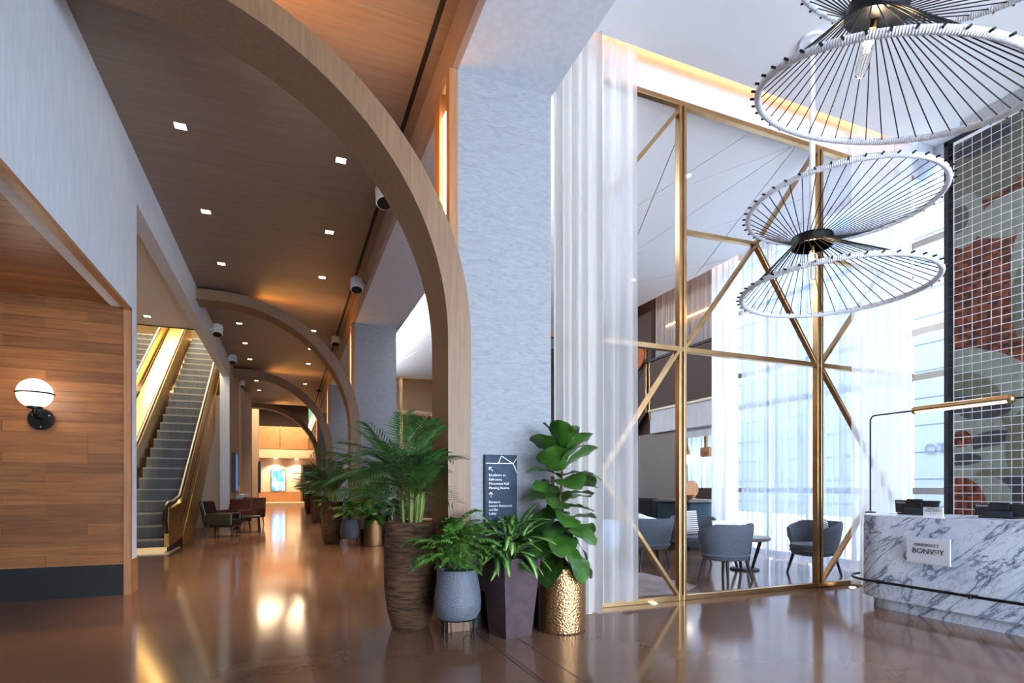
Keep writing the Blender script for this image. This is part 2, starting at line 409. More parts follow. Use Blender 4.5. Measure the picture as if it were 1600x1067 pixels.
# wall pier after the escalators and further left wall
wp = MB().box((XL-.25,20.2,0),(XL,27.0,ZC+.6)); wp.box((XL-.32,24,0),(XL+.06,24.5,ZC)); wp.box((XL-.32,27,0),(XL+.25,27.5,ZC))
wp.box((-9,20.4,0),(XL-.25,20.6,ZC-1.2))
struct('wall_corridor', wp, 'warm_wall', 'wall and shallow piers along the corridor past the escalators')
struct('trim_2', MB().box((XL-.27,20.15,0),(XL+.01,20.2,ZC)), 'white', 'white end face of the wall pier by the escalator')
far = MB().box((-9,36,0),(XL-.2,36.3,9)).box((XL-.45,36.0,0),(XL+.1,38,9))
struct('wall_pier_far', far, 'warm_wall', 'tall beige pier near the far end')
struct('baseboard_far', MB().box((XL-.46,35.97,0),(XL+.12,38.02,.62)), 'oak_edge', 'oak base around the far pier')
# escalator hall soffit and cream walls
struct('ceiling_escalator', MB().box((-9,8.31,5.02),(XL-.2,14.9,5.2)).box((-9,14.8,5.02),(XL-.2,14.9,9)), 'ceiling', 'grey white soffit before the escalators')
struct('wall_escalator', MB().box((-9,8.31,0),(-6.0,8.5,5.0)).box((-6.3,12,0),(-6.2,40,9)).box((-6.2,29,5.8),(XL-.25,29.2,9)).box((-6.2,24.6,7.0),(XL-.3,29,7.1)), 'cream', 'cream walls around the escalator well')

# --- corridor ceiling, trim beam, soffit, columns
cc = struct('ceiling_corridor', MB().box((XL,-7,ZC),(XC0+.04,YA[3]+ARCH_D,ZC+.2)), 'ceil_wood', 'brown veneer corridor ceiling')
MB().box((1.222,-7,ZC-.004),(1.272,YA[3],ZC+.002)).build('track_slot', 'slot', cc)
struct('trim_3', MB().box((XC0+.005,-7,ZS-.002),(XC0+.06,YA[3]+ARCH_D,ZC+.1)), 'trim_oak', 'pale oak side of the beam along the corridor')
bs = struct('beam_soffit', MB().box((XC0+.06,-7,ZS),(XC1,YEND,ZC+.6)), 'white', 'white beam running over the columns')
for yj in (9.6, 12.6, 17.9): MB().box((XC0+.06,yj,ZS-.002),(XC1,yj+.012,ZS+.001)).build('joint_strip', 'ceiling', bs)
for k, ya in enumerate(YA):
    yc = ya+.05
    if k == 3: yc += .0
    co = struct('column_%d' % (k+1), MB().box((XC0+.06,yc,.34),(XC1,yc+.55,ZS)), 'plaster', 'square column papered in pale grey weave')
    MB().box((XC0+.06,yc+.02,0),(XC1-.02,yc+.53,.34)).build('plinth', 'black_base', co)
    # oak cladding and light slot on the corridor side
    MB().box((XC0-.02,yc,0),(XC0+.06,yc+.12,ZS)).build('cladding', 'oak_edge', co)
    MB().box((XC0-.02,yc+.36,0),(XC0+.06,yc+.55,ZS)).build('cladding', 'oak_edge', co)
    MB().box((XC0+.02,yc+.12,2.0),(XC0+.06,yc+.36,ZS-.22)).build('light_strip', 'led_warm', co)

# --- arches: half ellipse band + pilaster, uplight on top
def arch(k, ya):
    xc, zc, ai, bi, ao, bo = -1.37, 2.63, 2.70, 2.62, 2.915, 2.84
    inn = [(xc+ai*math.cos(t), zc+bi*math.sin(t)) for t in [PI/2*i/40 for i in range(41)]]
    out = [(xc+ao*math.cos(t), zc+bo*math.sin(t)) for t in [PI/2*i/40 for i in range(41)]]
    inn = [(xc+ai, 0)]+inn+[(XL, zc+bi)]; out = [(xc+ao, 0)]+out+[(XL, zc+bo)]
    n = len(inn); V = []
    for y in (ya, ya+ARCH_D):
        V += [(x, y, z) for x, z in inn]+[(x, y, z) for x, z in out]
    F = []
    for i in range(n-1):
        F += [(i, i+1, n+i+1, n+i), (2*n+i, 3*n+i, 3*n+i+1, 2*n+i+1), (i, 2*n+i, 2*n+i+1, i+1), (n+i, n+i+1, 3*n+i+1, 3*n+i)]
    mb = MB(); mb.add(V, F)
    o = struct('trim_arch_%d' % (k+1), mb, 'arch_face', 'oak half arch spanning the corridor from column to wall', smooth=True)
    # black strip painted in as the shade of the gap beside pilaster
    MB().box((xc+ao, ya+.02, 0), (xc+ao+.006, ya+.05, zc)).build('gap_shade_strip', 'slot', o)
    # uplight laid on the arch back where it leaves the ceiling
    led = MB(); pts = []
    for i in range(14, 34):
        t = PI/2*i/40; pts.append((xc+(ao+.006)*math.cos(t), ya+.3, zc+(bo+.006)*math.sin(t)))
    for p, q in zip(pts, pts[1:]): led.bar(p, q, .05, .006)
    led.build('uplight_strip', 'led_arch', o)
for k, ya in enumerate(YA): arch(k, ya)

# --- lobby ceiling, cove and fascia over screen
lc = struct('ceiling_lobby', MB().box((XC1,-7,ZL),(8.0,YS-.22,ZL+.15)), 'ceiling', 'white lobby ceiling')
struct('ceiling_cove', MB().box((XC1,YS-.3,ZL+.32),(9.0,YS+.1,ZL+.4)).box((8.0,-7,ZL+.3),(9.0,YS,ZL+.4)), 'ceiling', 'recessed cove above the lobby ceiling edge')
struct('wall_fascia', MB().box((XC1,YS+.02,5.77),(9.0,YS+.14,ZL+.4)), 'white', 'white fascia between screen and ceiling')
struct('trim_cove_light', MB().box((XC1+.6,YS-.06,ZL+.23),(7.9,YS-.045,ZL+.245)), 'led_cove', 'warm light line in the ceiling cove')
struct('wall_right', MB().box((8.55,-7,0),(8.75,4.72,9)).box((8.75,4.6,0),(9.1,4.72,9)), 'white', 'right wall behind the reception')

# --- lounge ceiling: cut panels with dark joints
def split(polys, p, q, cond=None):
    out = []; (px,py),(qx,qy) = p, q
    sd = lambda a: (qx-px)*(a[1]-py)-(qy-py)*(a[0]-px)
    for po in polys:
        c = (sum(a[0] for a in po)/len(po), sum(a[1] for a in po)/len(po))
        if cond and not cond(c): out.append(po); continue
        A = []; B = []
        for i, a in enumerate(po):
            b = po[(i+1) % len(po)]; sa, sb = sd(a), sd(b)
            (A if sa >= 0 else B).append(a)
            if sa*sb < 0:
                t = sa/(sa-sb); m = (a[0]+t*(b[0]-a[0]), a[1]+t*(b[1]-a[1])); A.append(m); B.append(m)
        for X in (A, B):
            if len(X) > 2: out.append(X)
    return out
def side(p, q): return lambda c: (q[0]-p[0])*(c[1]-p[1])-(q[1]-p[1])*(c[0]-p[0]) > 0
def shrink(po, d):
    n = len(po); ar = sum(po[i][0]*po[(i+1)%n][1]-po[(i+1)%n][0]*po[i][1] for i in range(n))
    if ar < 0: po = po[::-1]
    L = []
    for i in range(n):
        a = Vector(po[i]); b = Vector(po[(i+1)%n]); t = (b-a)
        if t.length < 1e-5: continue
        t.normalize(); nn = Vector((-t.y, t.x)); L.append((a+nn*d, t))
    R = []
    for i in range(len(L)):
        (a, t), (b, u) = L[i-1], L[i]; den = t.x*u.y-t.y*u.x
        if abs(den) < 1e-6: R.append((b.x, b.y)); continue
        s = ((b.x-a.x)*u.y-(b.y-a.y)*u.x)/den; R.append((a.x+t.x*s, a.y+t.y*s))
    return R
g2 = lambda x, y: tuple(G(x, y, ZG).xy)
polys = [[(XC1,YS+.1),(8.0,YS+.1),(8.0,22.3),(XC1,22.3)]]
L1=(g2(988,323),g2(1235,229)); L2=(g2(989,395),g2(1235,230.5)); L3=(g2(1019,312),g2(989,385)); L4=(g2(1241,232),g2(1099,414.7)); L5=(g2(989,395),g2(1165,339)); L6=(g2(990,446),g2(1098,416))
polys = split(polys, *L2); polys = split(polys, *L1, cond=lambda c: not side(*L2)(c) if side(*L2)(g2(989,430)) else side(*L2)(c))
below = (lambda c: side(*L2)(c) == side(*L2)(g2(1060,430)))
polys = split(polys, *L4, cond=below); polys = split(polys, *L5, cond=below); polys = split(polys, *L6, cond=below)
polys = split(polys, *L3, cond=lambda c: not below(c))
polys = split(polys, (XC1, 13.5), (8.0, 16.5)); polys = split(polys, (4.6, 12), (3.4, 22))
cl = struct('ceiling_lounge', MB().box((XC1,YS+.1,ZG+.035),(8.0,22.3,ZG+.1)), 'slot', 'lounge ceiling of white panels with slanting joints')
for po in polys:
    sp = shrink(po, .007)
    if len(sp) >= 3: MB().prism(sp, ZG, ZG+.03).build('panel', 'ceiling', cl)
struct('trim_4', MB().box((8.0,YS+.1,ZG),(8.03,22.3,ZG+.5)), 'ceiling', 'edge of the lounge ceiling along the curtain pocket')
struct('ceiling_pocket', MB().box((8.03,YS+.1,6.4),(9.0,15.5,6.5)), 'ceiling', 'raised ceiling over the mezzanine and curtain pocket')

lu = struct('trim_7', MB().box((XC1,6.0,5.2),(XC1+.16,21.8,5.26)), 'white', 'added ledge under the lounge fill light on the beam')
a_ = area_light('added_lounge_fill', (XC1+.1,13.9,5.34), (0,-2.214,0), .1, 15.5, 180, (.88,.93,1)); a_.parent = lu  # added fill light with its ledge, brightens the lounge ceiling
struct('trim_8', MB().box((8.05,5.4,5.86),(8.07,11.9,5.89)), 'led_line', 'warm light line in the curtain pocket')
# --- brass screen (two: the near one and the far one seen between the columns)
def screen(label, full=True):
    s = thing('brass_screen', label, 'screen')
    W = .07
    P = lambda x, y: PY(x, y, YS)
    bars = []
    x0, x1, x2, x3 = 2.03, 4.22, 6.43, 8.3
    for zz in (5.735, 2.9, .03): bars.append(('rail', (XC1, YS, zz), (x3, YS, zz), .06))
    for xx in (x1, x2):
        bars.append(('post', (xx-.032, YS, 0), (xx-.032, YS, 5.75), .04)); bars.append(('post', (xx+.032, YS, 0), (xx+.032, YS, 5.75), .04))
    J = P(1180,382); J2 = P(1340,480); Q = P(937,742)
    d = lambda a, b: bars.append(('brace', tuple(a), tuple(b), .04))
    d((x1-.05,YS,5.7), (XC1+.5,YS,5.7-(x1-XC1-.55)*P(985,262).z*0-2.62)) if False else None
    a, b = P(1058,175), P(985,262); t = (b-a)*2.4
    d(a, a+t)
    d((x1-.05,YS,2.88), Q); d((x1-.05,YS,.06), Q); d(Q, (XC1,YS,Q.z))
    d((x1+.05,YS,P(1066,362).z), J); d(J, (x2-.05,YS,5.7)); d((x1+.05,YS,2.93), J); d(J, (x2-.05,YS,2.93))
    d((x2+.05,YS,2.93), J2+(J2-Vector((x2+.05,YS,2.93)))*1.0); d((x2+.05,YS,P(1295,407).z), (x3,YS,P(1295,407).z))
    c = P(1337,675); d((x2+.05,YS,2.87), c+(c-Vector((x2+.05,YS,2.87)))*1.2); c = P(1340,815); d((x2+.05,YS,.06), c+(c-Vector((x2+.05,YS,.06)))*.4)
    for nm, p, q, w_ in bars: MB().bar(p, q, *((.04, .08) if nm == 'post' else (.07, w_)), (0,1,0) if nm == 'post' else (0,0,1)).build(nm, 'brass', s, bevel=.005)
    return s
scr = screen('angular brass framed screen between lobby and lounge')
s2 = copy_tree(scr); s2.location = (0, 22.3-YS, 0); s2['label'] = 'far brass screen glimpsed between the columns above the palm'
struct('wall_lounge_back', MB().box((XC1,30,0),(9,30.2,9)).box((XC1,23.5,4.4),(8,30,4.6)), 'warm_wall', 'warm back wall and dropped ceiling beyond the far screen')
struct('trim_5', MB().box((XC1,22.4,5.85),(8,22.45,5.9)), 'led_line', 'warm cove line over the far screen')
struct('wall_lounge_side', MB().box((8.6,16,0),(8.8,30,9)).box((XC1+.0,26,0),(XC1+1.6,26.2,3.6)), 'brown_wall', 'brown panelled wall of the far lounge')

# ================================================================== WINDOWS AND OUTSIDE
wn = MB()
win = struct('window_1', MB().box((8.85,4.72,0),(8.98,4.82,6.4)).box((8.85,12.0,0),(8.98,12.1,6.4)).box((8.85,4.72,6.1),(8.98,12.1,6.4)).box((8.85,4.72,0),(8.98,12.1,.08)), 'white', 'tall street window wall beside the reception')
ym = [4.82, 5.6, 6.5, 7.4, 8.3, 9.25, 10.2, 11.1, 12.0]
for yy in ym[1:-1]: MB().box((8.87,yy-.03,.08),(8.95,yy+.03,6.1)).build('mullion', 'white', win)
for zz in (1.25, 2.98, 3.67, 5.0): MB().box((8.87,4.82,zz-.05),(8.95,12.0,zz+.05)).build('transom', 'steel', win)
for a, b in zip(ym, ym[1:]): MB().box((8.905,a+.03,.08),(8.915,b-.03,6.1)).build('pane', 'glass', win)
struct('pavement_outside', MB().box((9.0,-20,-.2),(40,40,-.05)), 'pave', 'pale pavement outside the windows')
bd = thing('neighbour_building', 'pale building facade with grey letters seen through the street window', 'building', (24,10,-.05))
MB().box((0,-40,0),(4,40,16)).build('facade', 'facade', bd)
for zz in [k*1.1+.6 for k in range(14)]: MB().box((-.02,-40,zz),(0,40,zz+.03)).build('facade_joint', 'facade_line', bd)
p = PX(1444, 709, 23.95)
text('lettering', 'OT', 'facade_line', bd, (-.06, p.y-10, p.z+.05), (PI/2,0,-PI/2), 1.05*.55*1.0, 'LEFT', .01)

# curtains
def curtain(name, label, cat, p, q, z0, z1, folds, amp, mat, seed=1, group=None, flare=0):
    rg = random.Random(seed); p, q = Vector(p), Vector(q); t = q-p; L = t.length; t.normalize(); nrm = Vector((-t.y, t.x))
    ph = [rg.uniform(0,6.28) for _ in range(6)]
    n = max(40, folds*10); rows = 14; V = []; F = []
    for j in range(rows+1):
        zz = z0+(z1-z0)*j/rows; s = 1-j/rows
        for i in range(n+1):
            u = i/n; a = 2*PI*folds*u
            o = amp*(math.sin(a+.5*math.sin(a*.37+ph[0])+1.3*math.sin(a*.21+ph[5])+ph[1])+.45*math.sin(a*.53+ph[2]+.3*s)+.25*math.sin(a*1.9+ph[3]+.5*s))*(.75+.35*s)
            w_ = .012*math.sin(a*.31+ph[4]+s*2.2)*s
            pos = p+t*(u*L+w_)+nrm*o; V.append((pos.x, pos.y, zz))
    for j in range(rows):
        for i in range(n): k = j*(n+1)+i; F.append((k, k+1, k+n+2, k+n+1))
    o = MB().add(V, F).build(name, mat, None, True); tag(o, label, cat, group); return o
curtain('drape', 'white opaque drape hanging beside the column behind the fig plant', 'curtain', (XC1+.08,4.98), (3.0,4.98), .005, 6.1, 5, .045, 'drape', 2)
curtain('sheer_curtain', 'sheer white curtain over the brass screen next to the column', 'curtain', (2.95,5.08), (3.52,5.08), .07, 6.1, 4, .03, 'sheer', 5)
curtain('sheer_curtain', 'sheer white curtain over the brass screen end behind the marble desk', 'curtain', (6.92,5.06), (8.05,5.06), .02, 6.1, 9, .04, 'sheer', 8)
curtain('window_curtain', 'long sheer curtain along the street window behind the grey chairs', 'curtain', (8.2,5.3), (8.2,8.3), .02, 6.2, 22, .05, 'win_sheer', 11)
curtain('window_curtain', 'gathered curtain stack at the mezzanine end of the street window', 'curtain', (8.12,8.35), (8.12,9.05), .02, 6.2, 8, .06, 'sheer', 14)
curtain('mezzanine_curtain', 'warm lit curtain behind the mezzanine railing', 'curtain', (8.74,9.35), (8.74,11.75), 3.24, 6.35, 20, .04, 'drape', 17)
curtain('bar_curtain', 'bright sheer curtain behind the bar under the mezzanine', 'curtain', (8.74,9.35), (8.74,11.4), 1.3, 2.5, 18, .035, 'win_sheer', 19)

# ================================================================== MEZZANINE CORNER OF THE LOUNGE
mz = MB().box((8.42,9.3,2.66),(8.84,11.55,3.2)).box((8.55,9.3,2.45),(8.84,11.55,2.66))
struct('mezzanine_floor_slab', mz, 'white', 'white mezzanine slab over the bar')
rl = thing('mezzanine_railing', 'brown panel railing with brass posts on the mezzanine edge', 'railing', (8.42,9.3,3.2))
for a, b in ((.02,.98),(1.06,2.2)):
    MB().box((-.02,a,.06),(.02,b,1.22)).build('rail_panel', 'brown_wall', rl)
for yy in (0,1.02,2.24): MB().box((-.03,yy-.02,-.2),(.03,yy+.02,1.3)).build('post', 'brass', rl)
MB().box((-.035,-.05,1.25),(.035,2.3,1.31)).build('top_rail', 'chair_leg', rl)
MB().box((-.04,-.05,0),(.04,2.3,.05)).build('bottom_rail', 'steel', rl)
st = thing('stair_railing', 'brown panel stair railing descending beyond the mezzanine', 'railing', (8.42,11.68,3.2))
MB().add([(-.02,0,.06),(-.02,1.6,-1.3),(-.02,1.6,-.25),(-.02,0,1.22),(.02,0,.06),(.02,1.6,-1.3),(.02,1.6,-.25),(.02,0,1.22)], [(0,1,2,3),(4,7,6,5),(0,4,5,1),(1,5,6,2),(2,6,7,3),(3,7,4,0)]).build('rail_panel', 'brown_wall', st)
MB().bar((0,-.02,1.27),(0,1.6,-.2),.06,.05).build('top_rail', 'chair_leg', st)
for yy, zz in ((0,0),(1.6,-1.4)): MB().box((-.03,yy-.02,zz),(.03,yy+.02,zz+1.3)).build('post', 'brass', st)
struct('wall_lounge_grey', MB().box((8.5,10.35,0),(8.6,13.6,2.66)), 'grey_wall', 'grey wall below the stair behind the sofa')
struct('wall_lounge_brown', MB().box((8.6,11.75,2.66),(8.75,16,6.3)).box((6.0,15.9,0),(8.6,16,5.75)), 'brown_wall', 'dark brown panelled wall behind the stair')
ck = thing('wall_clock', 'round copper coloured clock on the dark brown lounge wall', 'clock', tuple(PX(997,558,8.56)), -PI/2)
MB().tube([(0,0,0),(0,-.06,0)], .34, 28).build('dial', plain('copper_dial', '#a85f34', .4, .5), ck)
MB().torus(.34, .025, 0, 32, 6).build('rim', 'brass', ck).rotation_euler = (PI/2,0,0)
MB().box((-.015,-.08,-.02),(.015,-.06,.2)).build('hand', 'steel', ck); MB().box((-.015,-.08,-.02),(.14,-.06,.012)).build('hand', 'steel', ck)
struct('trim_6', MB().box((8.70,9.4,5.3),(8.72,11.3,5.33)), 'led_line', 'warm light line along the mezzanine curtain')
struct('wall_bar', MB().box((8.66,9.2,0),(8.72,11.6,1.28)).box((8.80,9.3,3.2),(8.84,12.0,6.4)), 'brown_wall', 'low brown wall behind the bar and added panel blocking daylight above')  # upper box is an added panel blocking window light behind the mezzanine curtain
bar = thing('bar_counter', 'teal clad bar counter with dark top at the back of the lounge', 'bar counter', (8.1,9.15,0))
MB().box((-.45,0,.08),(.45,1.1,1.0)).build('counter_body', 'teal', bar, bevel=.05); MB().box((-.4,.04,0),(.4,1.05,.08)).build('kick_base', 'black_base', bar)
MB().box((-.5,-.04,1.0),(.5,1.15,1.05)).build('counter_top', 'tabletop', bar)
bowl = thing('serving_bowl', 'small copper bowl on the bar counter', 'bowl', (7.85,9.4,1.05)); MB().lathe([(.05,0),(.06,.02),(.12,.1),(.11,.1),(.05,.03)],20).build('bowl', plain('copper_bowl','#b07a55',.35,.8), bowl, True)
dm = thing('table_mirror', 'oval wooden disc standing on the bar counter', 'mirror', (8.2,9.75,1.05)); MB().tube([(0,0,.22),(0,.03,.22)], .19, 28).build('disc', 'oak_edge', dm); MB().box((-.08,-.05,0),(.08,.08,.03)).build('foot', 'oak_edge', dm)
pl = thing('pendant_globe', 'small opal pendant lamp hanging over the bar', 'lamp', tuple(PX(1075,717,8.56)))
MB().sphere((0,0,0), .13, 20, 12, 1, 1, .75).build('shade', 'globe', pl, True); MB().lathe([(.07,.09),(.04,.2),(.02,.22),(.02,.3)],16).build('cap', 'brass', pl, True); MB().tube([(0,0,.28),(0,0,2.45-PX(1075,717,8.56).z)], .008, 6).build('rod', 'brass', pl)
sn = thing('wall_speaker', 'wooden box lamp mounted under the mezzanine soffit', 'lamp', tuple(PX(1100,706,8.55)), -PI/2); MB().box((-.16,0,-.11),(.16,.12,.11)).build('box', 'oak_edge', sn, bevel=.05); MB().box((-.03,.03,.1),(.03,.09,.4)).build('mount', 'brass', sn)
so = thing('banquette_sofa', 'dark navy banquette sofa along the grey lounge wall', 'sofa', (7.5,11.85,0), -1.45)
MB().box((-1.3,-.35,.12),(1.1,.4,.45)).build('seat', 'navy', so, bevel=.05); MB().box((-1.3,.3,.1),(1.1,.55,1.05)).build('backrest', 'navy', so, bevel=.05); MB().box((-1.25,-.3,0),(1.05,.45,.12)).build('plinth', 'black_base', so)
for i in range(2):
    c = thing('sofa_cushion', ('dark patterned cushion propped on the navy banquette near the vase', 'dark patterned cushion propped on the navy banquette near the bar')[i], 'cushion', (7.68+.06*i,12.2-.65*i,.47), -1.45)
    MB().box((-.27,-.02,0),(.27,.13,.5)).build('cushion_cover', noisy('tweed_%d'%i, '#1b1b22', '#5b5560', (1,1,1), 45, .9), c, bevel=.05)
sd = thing('side_table', 'small wooden side table beside the banquette', 'table', (6.3,9.6,0)); MB().box((-.25,-.22,.52),(.25,.22,.56)).build('table_top', 'oak_edge', sd)
for sx in (-1,1):
    for sy in (-1,1): MB().tube([(sx*.2,sy*.17,.52),(sx*.2,sy*.17,0)], .022, 8).build('leg', 'oak_edge', sd)
vs_ = thing('ceramic_vase', 'round ochre ceramic jar on the small side table', 'vase', (6.2,9.55,.56)); MB().lathe([(.06,0),(.1,.03),(.115,.12),(.09,.2),(.04,.24),(.035,.27)],22).build('jar', plain('ochre','#a8834a',.5), vs_, True)

# ---- tub chairs
def tub_chair(label, loc, rz, mat='felt'):
    t = thing('tub_chair', label, 'chair', loc, rz, 'grey tub chairs in the lounge')
    n = 36; V = []; F = []
    lay = [(.30,.36,0),(.335,.50,1),(.365,.66,2),(.375,.77,3),(.36,.80,4),(.335,.79,5),(.315,.7,6),(.29,.5,7),(.26,.37,8)]
    for i in range(n+1):
        a = PI*(-.68)+PI*1.36*i/n; e = abs(a)/(PI*.68); dz = -.10*max(0, e-.55)/.45
        for r, zz, j in lay:
            zf = zz+(dz if zz > .6 else 0); V.append((r*1.06*math.sin(a), -r*math.cos(a)*.98, zf))
    m = len(lay)
    for i in range(n):
        for j in range(m): F.append((i*m+j, i*m+(j+1)%m, (i+1)*m+(j+1)%m, (i+1)*m+j))
    F.append(tuple(range(m))); F.append(tuple(range(n*m, n*m+m))[::-1])
    MB().add(V, F).build('backrest', mat, t, True)
    MB().lathe([(.2,.28),(.29,.30),(.33,.36),(.32,.38),(.0001,.38)],36,1.04,.98).build('seat_shell', mat, t, True)
    MB().lathe([(.30,.38),(.31,.41),(.30,.455),(.26,.47),(.0001,.475)],36,1,1.0,(0,.03,0)).build('seat_cushion', mat, t, True)
    for sx in (-1,1):
        for sy in (-1,1): MB().tube([(sx*.2,sy*.19,.30),(sx*.26,sy*.25,0)], [.024,.016], 10).build('leg', 'chair_leg', t, True)
    return t
tub_chair('dark grey tub chair with its back to us and a white cushion showing', (5.72,6.1,0), .15)
tub_chair('grey tub chair facing sideways beside the curtained window', (7.33,6.0,0), 1.45)
tub_chair('dark grey tub chair half hidden by the first brass post', (5.6,7.7,0), -.25)
tub_chair('grey tub chair behind the striped cushion by the low table', (6.55,7.75,0), 2.6)
tub_chair('pale blue tub chair partly hidden behind the sheer curtain', (4.75,7.9,0), -1.2, 'felt_blue')
def cushion(label, loc, rot, w_, h_, mat):
    c = thing('cushion', label, 'cushion', loc); c.rotation_euler = rot
    V = []; F = []; n = 8
    for s in (-1, 1):
        for i in range(n+1):
            for j in range(n+1):
                u, v = i/n*2-1, j/n*2-1; k = ((1-u**4)*(1-v**4))**.5
                V.append((u*w_/2*(1-.06*(1-abs(v))), s*.07*k, v*h_/2*(1-.06*(1-abs(u)))+h_/2))
    N = (n+1)**2
    for s in (0,1):
        for i in range(n):
            for j in range(n): k = s*N+i*(n+1)+j; F.append((k,k+1,k+n+2,k+n+1))
    MB().add(V, F).build('cover', mat, c, True); return c
cushion('white linen cushion behind the back of the nearest tub chair', (5.72,6.06,.47), (-.15,0,.15), .52, .38, 'cushion_white')
cushion('grey striped cushion on the chair by the low table', (6.5,7.78,.47), (-.2,0,.1), .5, .44, 'stripes')
cushion('dark striped cushion on the chair beside the window', (7.5,6.0,.47), (-.15,.25,.2), .36, .4, 'stripes')
cushion('small white speckled cushion on the chair behind the brass post', (5.5,7.75,.47), (-.15,.3,-.2), .34, .38, 'cushion_white')
lt = thing('low_table', 'low grey wood table with slanted legs between the tub chairs', 'table', (6.72,6.75,0))
MB().lathe([(.36,.47),(.38,.48),(.38,.52),(.36,.53)],36).build('table_top', 'tabletop', lt, True)
for a in (.4, 1.97, 3.5, 5.1): MB().tube([(.25*math.cos(a),.25*math.sin(a),.47),(.12*math.cos(a),.12*math.sin(a),.03)], [.03,.022], 8).build('leg', 'chair_leg', lt)
MB().lathe([(.22,0),(.22,.02),(.2,.03)],28).build('base', 'chair_leg', lt, True)
rg_ = MB().prism([tuple(G(x,y).xy) for x,y in ((960,932),(1062,930),(1088,916),(1005,896),(960,893))], .001, .012).build('lounge_rug', 'rug', None); tag(rg_, 'mauve patterned rug on the lounge floor by the brass screen', 'rug')
for sx, sy in ((1022,943),(1332,918)):
    p = G(sx, sy); f_ = thing('floor_uplight', 'small round floor light %s' % ('before the first brass post' if sx < 1100 else 'beside the marble desk'), 'light', tuple(p))
    MB().lathe([(.045,0),(.045,.004),(.038,.005)],18).build('rim', 'steel', f_); MB().lathe([(.035,.004),(.035,.007)],18).build('lens', 'down', f_)

# ================================================================== RECEPTION
def offset_arc(inset):
    pts = []
    xf = 5.86+inset
    for i in range(13):                      # rounded end toward the screen
        a = PI/2*i/12; pts.append((xf+.32-(.32)*math.sin(a), 4.34-inset-.36*(1-math.cos(a))))
    for i in range(1, 17):                   # gently bowed front
        y = 3.98-inset*0-(3.98-.9)*i/16; pts.append((xf+.055*((3.3-y)/1.0)**2*(1 if y < 3.3 else .12), y))
    return pts
front = offset_arc(0)
dk = thing('reception_desk', 'curved white marble reception desk with dark veins and a black foot rail', 'desk')
back = [(6.95,.9),(6.95,4.34)]
MB().prism(front+back, .12, 1.0).build('marble_front', 'marble', dk, True)
fi = offset_arc(.07); MB().prism(fi+[(6.9,.95),(6.9,4.27)], 0, .12).build('plinth', 'marble', dk)
ri = [(x-.11, y+.0) for x, y in front if y < 4.33]; ri = [(6.16,4.44),(6.02,4.42)]+[(x-.10, y+.06) for x, y in front[4:]]
MB().tube([(x, y, .31) for x, y in ri], .014, 10).build('foot_rail', 'black', dk, True)
for yy in (3.95, 3.1, 2.3, 1.5):
    xf = min(front, key=lambda p: abs(p[1]-yy)); MB().tube([(xf[0],yy,.31),(xf[0]-.1,yy,.31)], .01, 8).build('rail_bracket', 'black', dk); MB().lathe([(.02,-.02),(.02,.02)],12,o=(xf[0]-.1,yy,.31)).build('rail_collar', 'black', dk)
SGX = 5.80
sg = thing('desk_plaque', 'white rectangular plaque with dark lettering on the marble desk front', 'sign', (SGX,3.78,.52)); sg.rotation_euler = (0,0,-.03)
c0, c1 = PX(1416,838,SGX), PX(1485,884,SGX); sg.location = (SGX, (c0.y+c1.y)/2, 0); hw = (c0.y-c1.y)/2
zt, zb = PX(1416,838,SGX).z, PX(1416,877,SGX).z
MB().box((0,-hw,zb),(.012,hw,zt)).build('plate', 'plaque', sg)
rt = (PI/2,0,-PI/2)
text('lettering', 'MARRIOTT', 'letters', sg, (-.002,.01,zb+(zt-zb)*.66), rt, .042, 'CENTER', .0008, 1.15)
yb = .142
for ch, sz, dz in (('B',.074,0),('O',.074,0),('N',.074,0),('V',.074,0),('O',.05,.016),('Y',.074,0)):
    o = text('lettering', ch, 'letters', sg, (-.002,yb,zb+(zt-zb)*.38+dz), rt, sz, 'LEFT', .0012)
    xs_ = [v.co.x for v in o.data.vertices]; o.location.y = yb+min(xs_); yb -= (max(xs_)-min(xs_))+(.004 if ch in 'V' or sz < .06 else .008)
MB().box((-.002,-.075,zb+(zt-zb)*.39),(0,-.035,zb+(zt-zb)*.405)).build('underline', 'letters_red', sg)
def monitor(label, x0, x1, yt, X):
    a, b = PX(x0, yt, X), PX(x1, yt+3, X)
    m = thing('monitor', label, 'monitor', (X, (a.y+b.y)/2, 1.0)); W = (a.y-b.y)/2; H = a.z-1.0
    V = [(-.03,-W*.88,.02),(-.03,W*.88,.02),(.0,W,H),(.0,-W,H),(0.0,-W*.88,.02),(0.0,W*.88,.02),(.03,W,H),(.03,-W,H)]
    MB().add(V, [(0,1,2,3),(4,7,6,5),(0,4,5,1),(1,5,6,2),(2,6,7,3),(3,7,4,0)]).build('housing', 'monitor', m, bevel=.004)
    MB().box((-.05,-W*.3,H*.55),(-.005,W*.3,H+.015)).build('camera_bar', 'monitor', m)
    MB().box((-.08,-W*.45,0),(-.03,W*.35,H*.5)).build('stand', 'monitor_stand', m); MB().box((-.1,-W*.6,0),(.1,W*.6,.02)).build('base', 'monitor', m)
    text('lettering', 'Lenovo', 'letters_white', m, (-.028,W*.85,H*.78), rt, .035, 'LEFT', .0005)
    return m
monitor('black monitor seen from behind next to the small white card', 1398, 1468, 781, 6.5)
monitor('black monitor seen from behind at the picture edge of the desk', 1521, 1612, 786, 6.5)
cd = thing('card_stand', 'small white card stand with dark lettering on the desk', 'sign', (6.0,0,1.0))
a, b = PX(1443,792,6.0), PX(1474,792,6.0); cd.location = (6.0,(a.y+b.y)/2,1.0); W = (a.y-b.y)/2
MB().box((-.005,-W,0),(.005,W,a.z-1.0)).build('card', 'sign_white', cd); MB().box((-.03,-W,0),(.03,W,.006)).build('foot', 'sign_white', cd)
